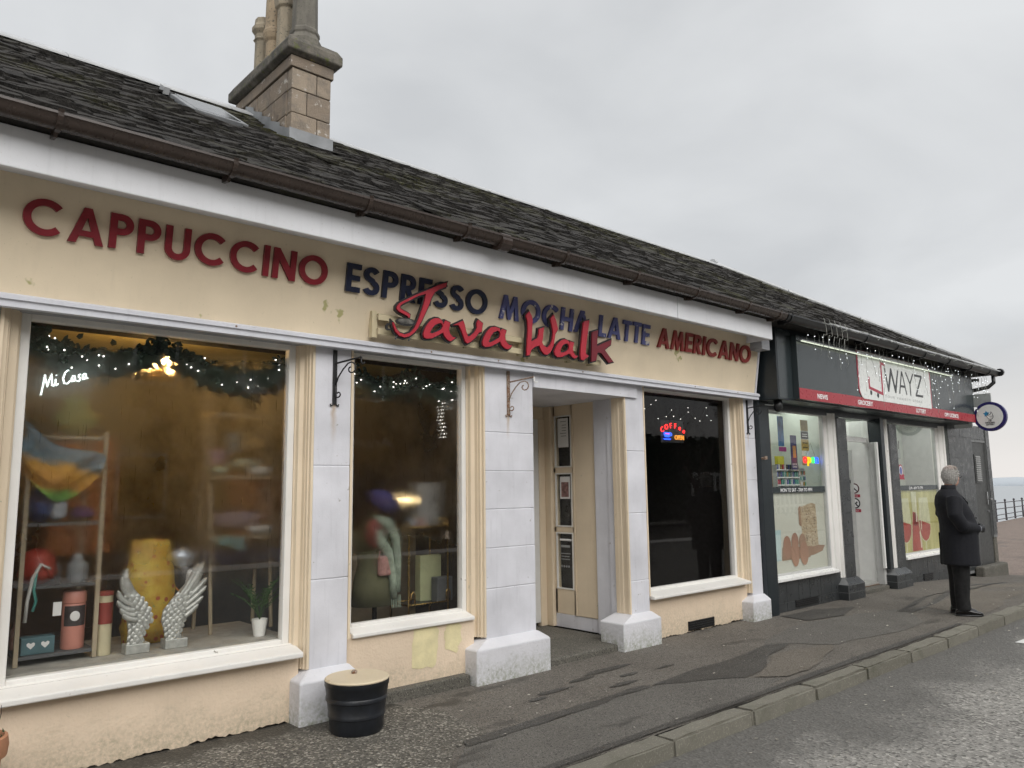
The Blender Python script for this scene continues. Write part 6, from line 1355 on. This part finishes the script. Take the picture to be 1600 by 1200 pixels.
MB().box(13.85,14.35,.62,.75,1.97,2.14).build('box', M['grey_box'], mb_, bevel=.01); MB().tube([(14.0,.70,1.97),(13.98,.68,1.88),(14.08,.68,1.82),(14.15,.68,1.90),(14.5,.72,2.0),(14.6,.74,2.3)], .008, 6).build('cable', M['black_plastic'], mb_, smooth=True)
stk = empty('award_sticker', (12.85,.05,1.7), 'round red and blue rosette sticker on the second shop pane', 'sticker')
shape('disc', [ell_loop(0,0,.085,.10,24)], M['red_print'], stk, face_front(.0560,12.86,1.74), .0008); shape('centre', [ell_loop(0,0,.05,.06,24)], col('stick_blue',(.12,.14,.35),.4), stk, face_front(.0545,12.86,1.74), .0006); shape('ring', [ell_loop(0,0,.066,.078,24),ell_loop(0,0,.05,.06,24)], M['white_print'], stk, face_front(.0548,12.86,1.74), .0006)
shape('ribbon', [[(-.13,-.02),(.13,-.02),(.10,.02),(.12,.06),(-.12,.06),(-.10,.02)]], M['red_print'], stk, face_front(.0550,12.86,1.62), .0008)
# ------------------------------------------------------------------ the man on the kerb edge
pr_loc = Vector((10.20,-1.55,0.004)); HEAD_YAW = math.radians(-57)
man = empty('person', pr_loc, 'white-haired man in glasses and long dark navy overcoat standing at the kerb edge', 'person')
PT = Matrix.Translation(pr_loc) @ Matrix.Rotation(HEAD_YAW,4,'Z')
def pbuild(m, name, mat, parent, voxel=0, smooth_it=4, sub=0):
    m.xform(PT); o = m.build(name, mat, parent, smooth=True)
    if voxel:
        r = o.modifiers.new('remesh','REMESH'); r.mode = 'VOXEL'; r.voxel_size = voxel; r.use_smooth_shade = True
        s = o.modifiers.new('smooth','SMOOTH'); s.iterations = smooth_it; s.factor = .5
    return o
def oval(cx, cy, a, b, z, n=22, p=2.3):
    out = []
    for k in range(n):
        t = 2*PI*k/n; c, s = math.cos(t), math.sin(t)
        out.append((cx+a*math.copysign(abs(c)**(2/p),c), cy+b*math.copysign(abs(s)**(2/p),s), z))
    return out
skin = col('skin',(.50,.27,.20),.5,var=.08,vs=30); coat_m = col('coat_wool',(.0035,.0042,.008),.85,var=.25,vs=60,bump=1.0,bs=14)
hair_m = None; trou_m = col('trouser',(.004,.004,.0045),.8); shoe_m = col('shoe_leather',(.008,.007,.007),.12); glove_m = col('glove',(.010,.010,.012),.4)
def m_hair():
    # white hair, thin enough over the crown for the scalp to show
    t = NT('white_hair'); x, y, z = t.xyz(); f = t.math('MULTIPLY', t.ramp(z, 1.685,1.725), t.ramp(t.noise(60,4,.7,stretch=(1,1,.3)), .35,.60))
    c = t.mix(t.ramp(t.noise(90,4), .3,.7), (.38,.365,.34), (.54,.525,.50)); c = t.mix(t.math('MULTIPLY', f, .5), c, (.50,.30,.23))
    return t.done(t.bsdf(c, .65, 0, t.noise(150,3,.6,stretch=(1,1,.35)), .8, .004))
hair_m = m_hair()
# body: head, neck, trunk, arms and legs as one continuous surface
HM = Matrix.Translation((.015,0,1.605)) @ Matrix.Rotation(math.radians(34),4,'Z')
b = MB()
hd = MB().ell((0,0,.012),(.098,.074,.108),20,14).ell((.030,0,-.045),(.066,.056,.070),16,12).ell((.055,0,-.082),(.036,.034,.028),12,8)
hd.ell((.097,0,-.020),(.018,.013,.020),10,8).ell((.090,0,.004),(.014,.010,.026),10,8)          # nose
hd.ell((.082,0,-.052),(.016,.024,.006),10,6).ell((.081,0,-.062),(.015,.020,.006),10,6)           # lips
for s in (-1,1):
    hd.ell((.083,.030*s,.010),(.010,.014,.009),10,6); hd.ell((.004,.076*s,-.012),(.018,.010,.032),10,8); hd.ell((.050,.050*s,-.025),(.022,.016,.020),10,8)
b.add([HM @ Vector(v) for v in hd.v], hd.f)
b.tube([(-.02,0,1.36),(-.015,0,1.46),(0,0,1.55)], [.075,.062,.058], 14)
b.rings([oval(0,0,.12,.17,.82),oval(.03,0,.15,.18,1.0),oval(.02,0,.14,.19,1.2),oval(-.01,0,.10,.19,1.36),oval(-.02,0,.06,.09,1.42)])
ARM = {}
for s in (-1,1):
    b.tube([(0,.095*s,.86),(.01,.10*s,.48),(-.005,.10*s,.10)], [.092,.062,.042], 12)
    ARM[s] = [Vector(p) for p in ((-.025,.205*s,1.365),(-.045,.275*s,1.16),(.03,.275*s,1.03),(.20,.13*s,1.00),(.265,.055*s,.995))]
    b.tube(ARM[s], [.055,.048,.042,.032,.027], 10)
pbuild(b, 'body', skin, man, .010, 5)
# coat: trunk, skirt and sleeves
c = MB()
c.rings([oval(.035,0,.205,.250,.575),oval(.035,0,.200,.245,.70),oval(.045,0,.197,.240,.90),oval(.050,0,.195,.238,1.04),oval(.020,0,.185,.240,1.18),oval(-.015,0,.165,.240,1.29),oval(-.035,0,.130,.225,1.38),oval(-.035,0,.100,.150,1.435),oval(-.028,0,.080,.090,1.465)])
for s in (-1,1): c.tube([p+Vector((0,0,.0)) for p in ARM[s][:4]]+[ARM[s][3].lerp(ARM[s][4],.35)], [.088,.082,.074,.056,.050], 14)
co = pbuild(c, 'coat', coat_m, man, .013, 6)
cl = MB().rings([oval(-.028,0,.088,.098,1.425),oval(-.024,0,.080,.086,1.475),oval(-.020,0,.074,.078,1.510),oval(-.018,0,.070,.074,1.512)])
pbuild(cl, 'collar', coat_m, co)
lp = MB()
for s in (-1,1): lp.add([(.03,.085*s,1.45),(.085,.06*s,1.40),(.165,.035*s,1.24),(.150,.10*s,1.30),(.105,.115*s,1.36)], [(0,1,2,3,4)])
o = pbuild(lp, 'lapel', coat_m, co); sd_ = o.modifiers.new('thick','SOLIDIFY'); sd_.thickness = .012
vent_ = MB().box(-.172,-.158,-.003,.003,.575,.95); pbuild(vent_, 'back_vent', col('seam_black',(.002,.002,.003),.9), co)
for z in (1.12,.98,.84): pbuild(MB().ell((.240,-.02,z),(.006,.012,.012),8,6), 'button', M['black_plastic'], co)
# trousers and shoes
t = MB()
for s in (-1,1): t.tube([(0,.095*s,.80),(.012,.100*s,.45),(-.002,.103*s,.20),(.004,.105*s,.055)], [.112,.090,.078,.080], 16)
t.rings([oval(0,0,.13,.18,.72),oval(0,0,.13,.18,.86)])
pbuild(t, 'trousers', trou_m, man, .012, 4)
for s in (-1,1):
    q = MB(); q.rings([[(x+.0,.108*s+w*math.cos(a), max(.0,h*.5+h*.5*math.sin(a))) for a in [2*PI*k/14 for k in range(14)]] for x,w,h in ((-.085,.020,.05),(-.075,.034,.085),(-.02,.038,.10),(.04,.042,.088),(.10,.046,.068),(.155,.043,.052),(.19,.028,.040),(.20,.012,.028))])
    sh_ = pbuild(q, 'shoe', shoe_m, man)
    so = MB().prism([(x,.108*s+y) for x,y in ((-.09,-.03),(-.02,-.04),(.10,-.05),(.17,-.042),(.205,0),(.17,.042),(.10,.05),(-.02,.04),(-.09,.03))],'z',-.002,.014); pbuild(so, 'sole', M['black_plastic'], sh_)
# gloved hands, the near one closed over the other
for s, dx in ((-1,.012),(1,-.006)):
    g = MB(); w0 = ARM[s][3].lerp(ARM[s][4],.15); k0 = Vector((.275+dx,.035*s,.995)); d = (k0-w0).normalized()
    g.tube([w0,w0.lerp(k0,.5),k0], [.036,.036,.040], 12)
    g.ell(k0,(.034,.042,.046),12,8)
    for f in range(4):
        z = 1.025-.021*f; Lf = (.9,1.0,.96,.78)[f]
        base = k0+Vector((.022,-.012*s,z-.995)); g.tube([base, base+Vector((.022,-.030*s,-.002))*Lf, base+Vector((.016,-.056*s,-.006))*Lf, base+Vector((-.006,-.070*s,-.010))*Lf], [.0105,.010,.0095,.008], 8)
    tb = k0+Vector((-.012,-.010*s,.036)); g.tube([tb,tb+Vector((.016,-.018*s,.016)),tb+Vector((.034,-.034*s,.012))], [.012,.011,.009], 8)
    pbuild(g, 'glove', glove_m, man, .005, 3)
pbuild(MB().tube([ARM[-1][3].lerp(ARM[-1][4],.30),ARM[-1][3].lerp(ARM[-1][4],.42)], .046, 14), 'shirt_cuff', col('cuff',(.20,.21,.24),.7), man)
# hair: thin over the crown, fuller at the back and sides
h = MB().ell((0,0,.012),(.1035,.0795,.1125),28,20)
keep = []
for f in h.f:
    c_ = sum((Vector(h.v[i]) for i in f), Vector())/len(f); x_, z_ = c_.x, c_.z
    if z_ < -.075 or (x_ > .050 and z_ < .085) or (x_ > .015 and z_ < .015) or (x_ > .075): continue
    keep.append(f)
h.f = keep; h.v = [HM @ Vector((v[0]+rnd.uniform(-.0015,.0015),v[1]+rnd.uniform(-.0015,.0015),v[2]+rnd.uniform(-.0015,.0015))) for v in h.v]
tv = []; 
for f in keep:
    c_ = sum((Vector(h.v[i]) for i in f), Vector())/len(f); n_ = (c_-(HM @ Vector((0,0,.012)))).normalized(); bk = (HM.to_3x3() @ Vector((-.7,0,-.7))); bk = (bk-n_*bk.dot(n_)).normalized()
    for q in range(3):
        p_ = c_+Vector((rnd.uniform(-.006,.006),rnd.uniform(-.006,.006),rnd.uniform(-.006,.006))); sd2 = n_.cross(bk)*.0035
        tv.append([p_-sd2,p_+sd2,p_+sd2*.4+bk*.022+n_*rnd.uniform(.003,.008),p_-sd2*.4+bk*.022+n_*rnd.uniform(.003,.008)])
for q in tv: h.add(q, [(0,1,2,3)])
o = pbuild(h, 'hair', hair_m, man); sdm = o.modifiers.new('thick','SOLIDIFY'); sdm.thickness = .008; sdm.offset = -1
gl_ = MB()
for s in (-1,1):
    gl_.tube([HM @ Vector(p) for p in ((-.004,.081*s,.004),(.05,.080*s,.016),(.094,.060*s,.016))], .0035, 6)
    ring = [HM @ Vector((.098+.004*math.sin(t_),.034*s+.026*math.cos(t_),.008+.019*math.sin(t_))) for t_ in [2*PI*k/16 for k in range(16)]]
    gl_.tube(ring, .0032, 5, closed=True)
gl_.tube([HM @ Vector((.100,.009,.012)),HM @ Vector((.100,-.009,.012))], .003, 5)
pbuild(gl_, 'glasses', M['black_plastic'], man)
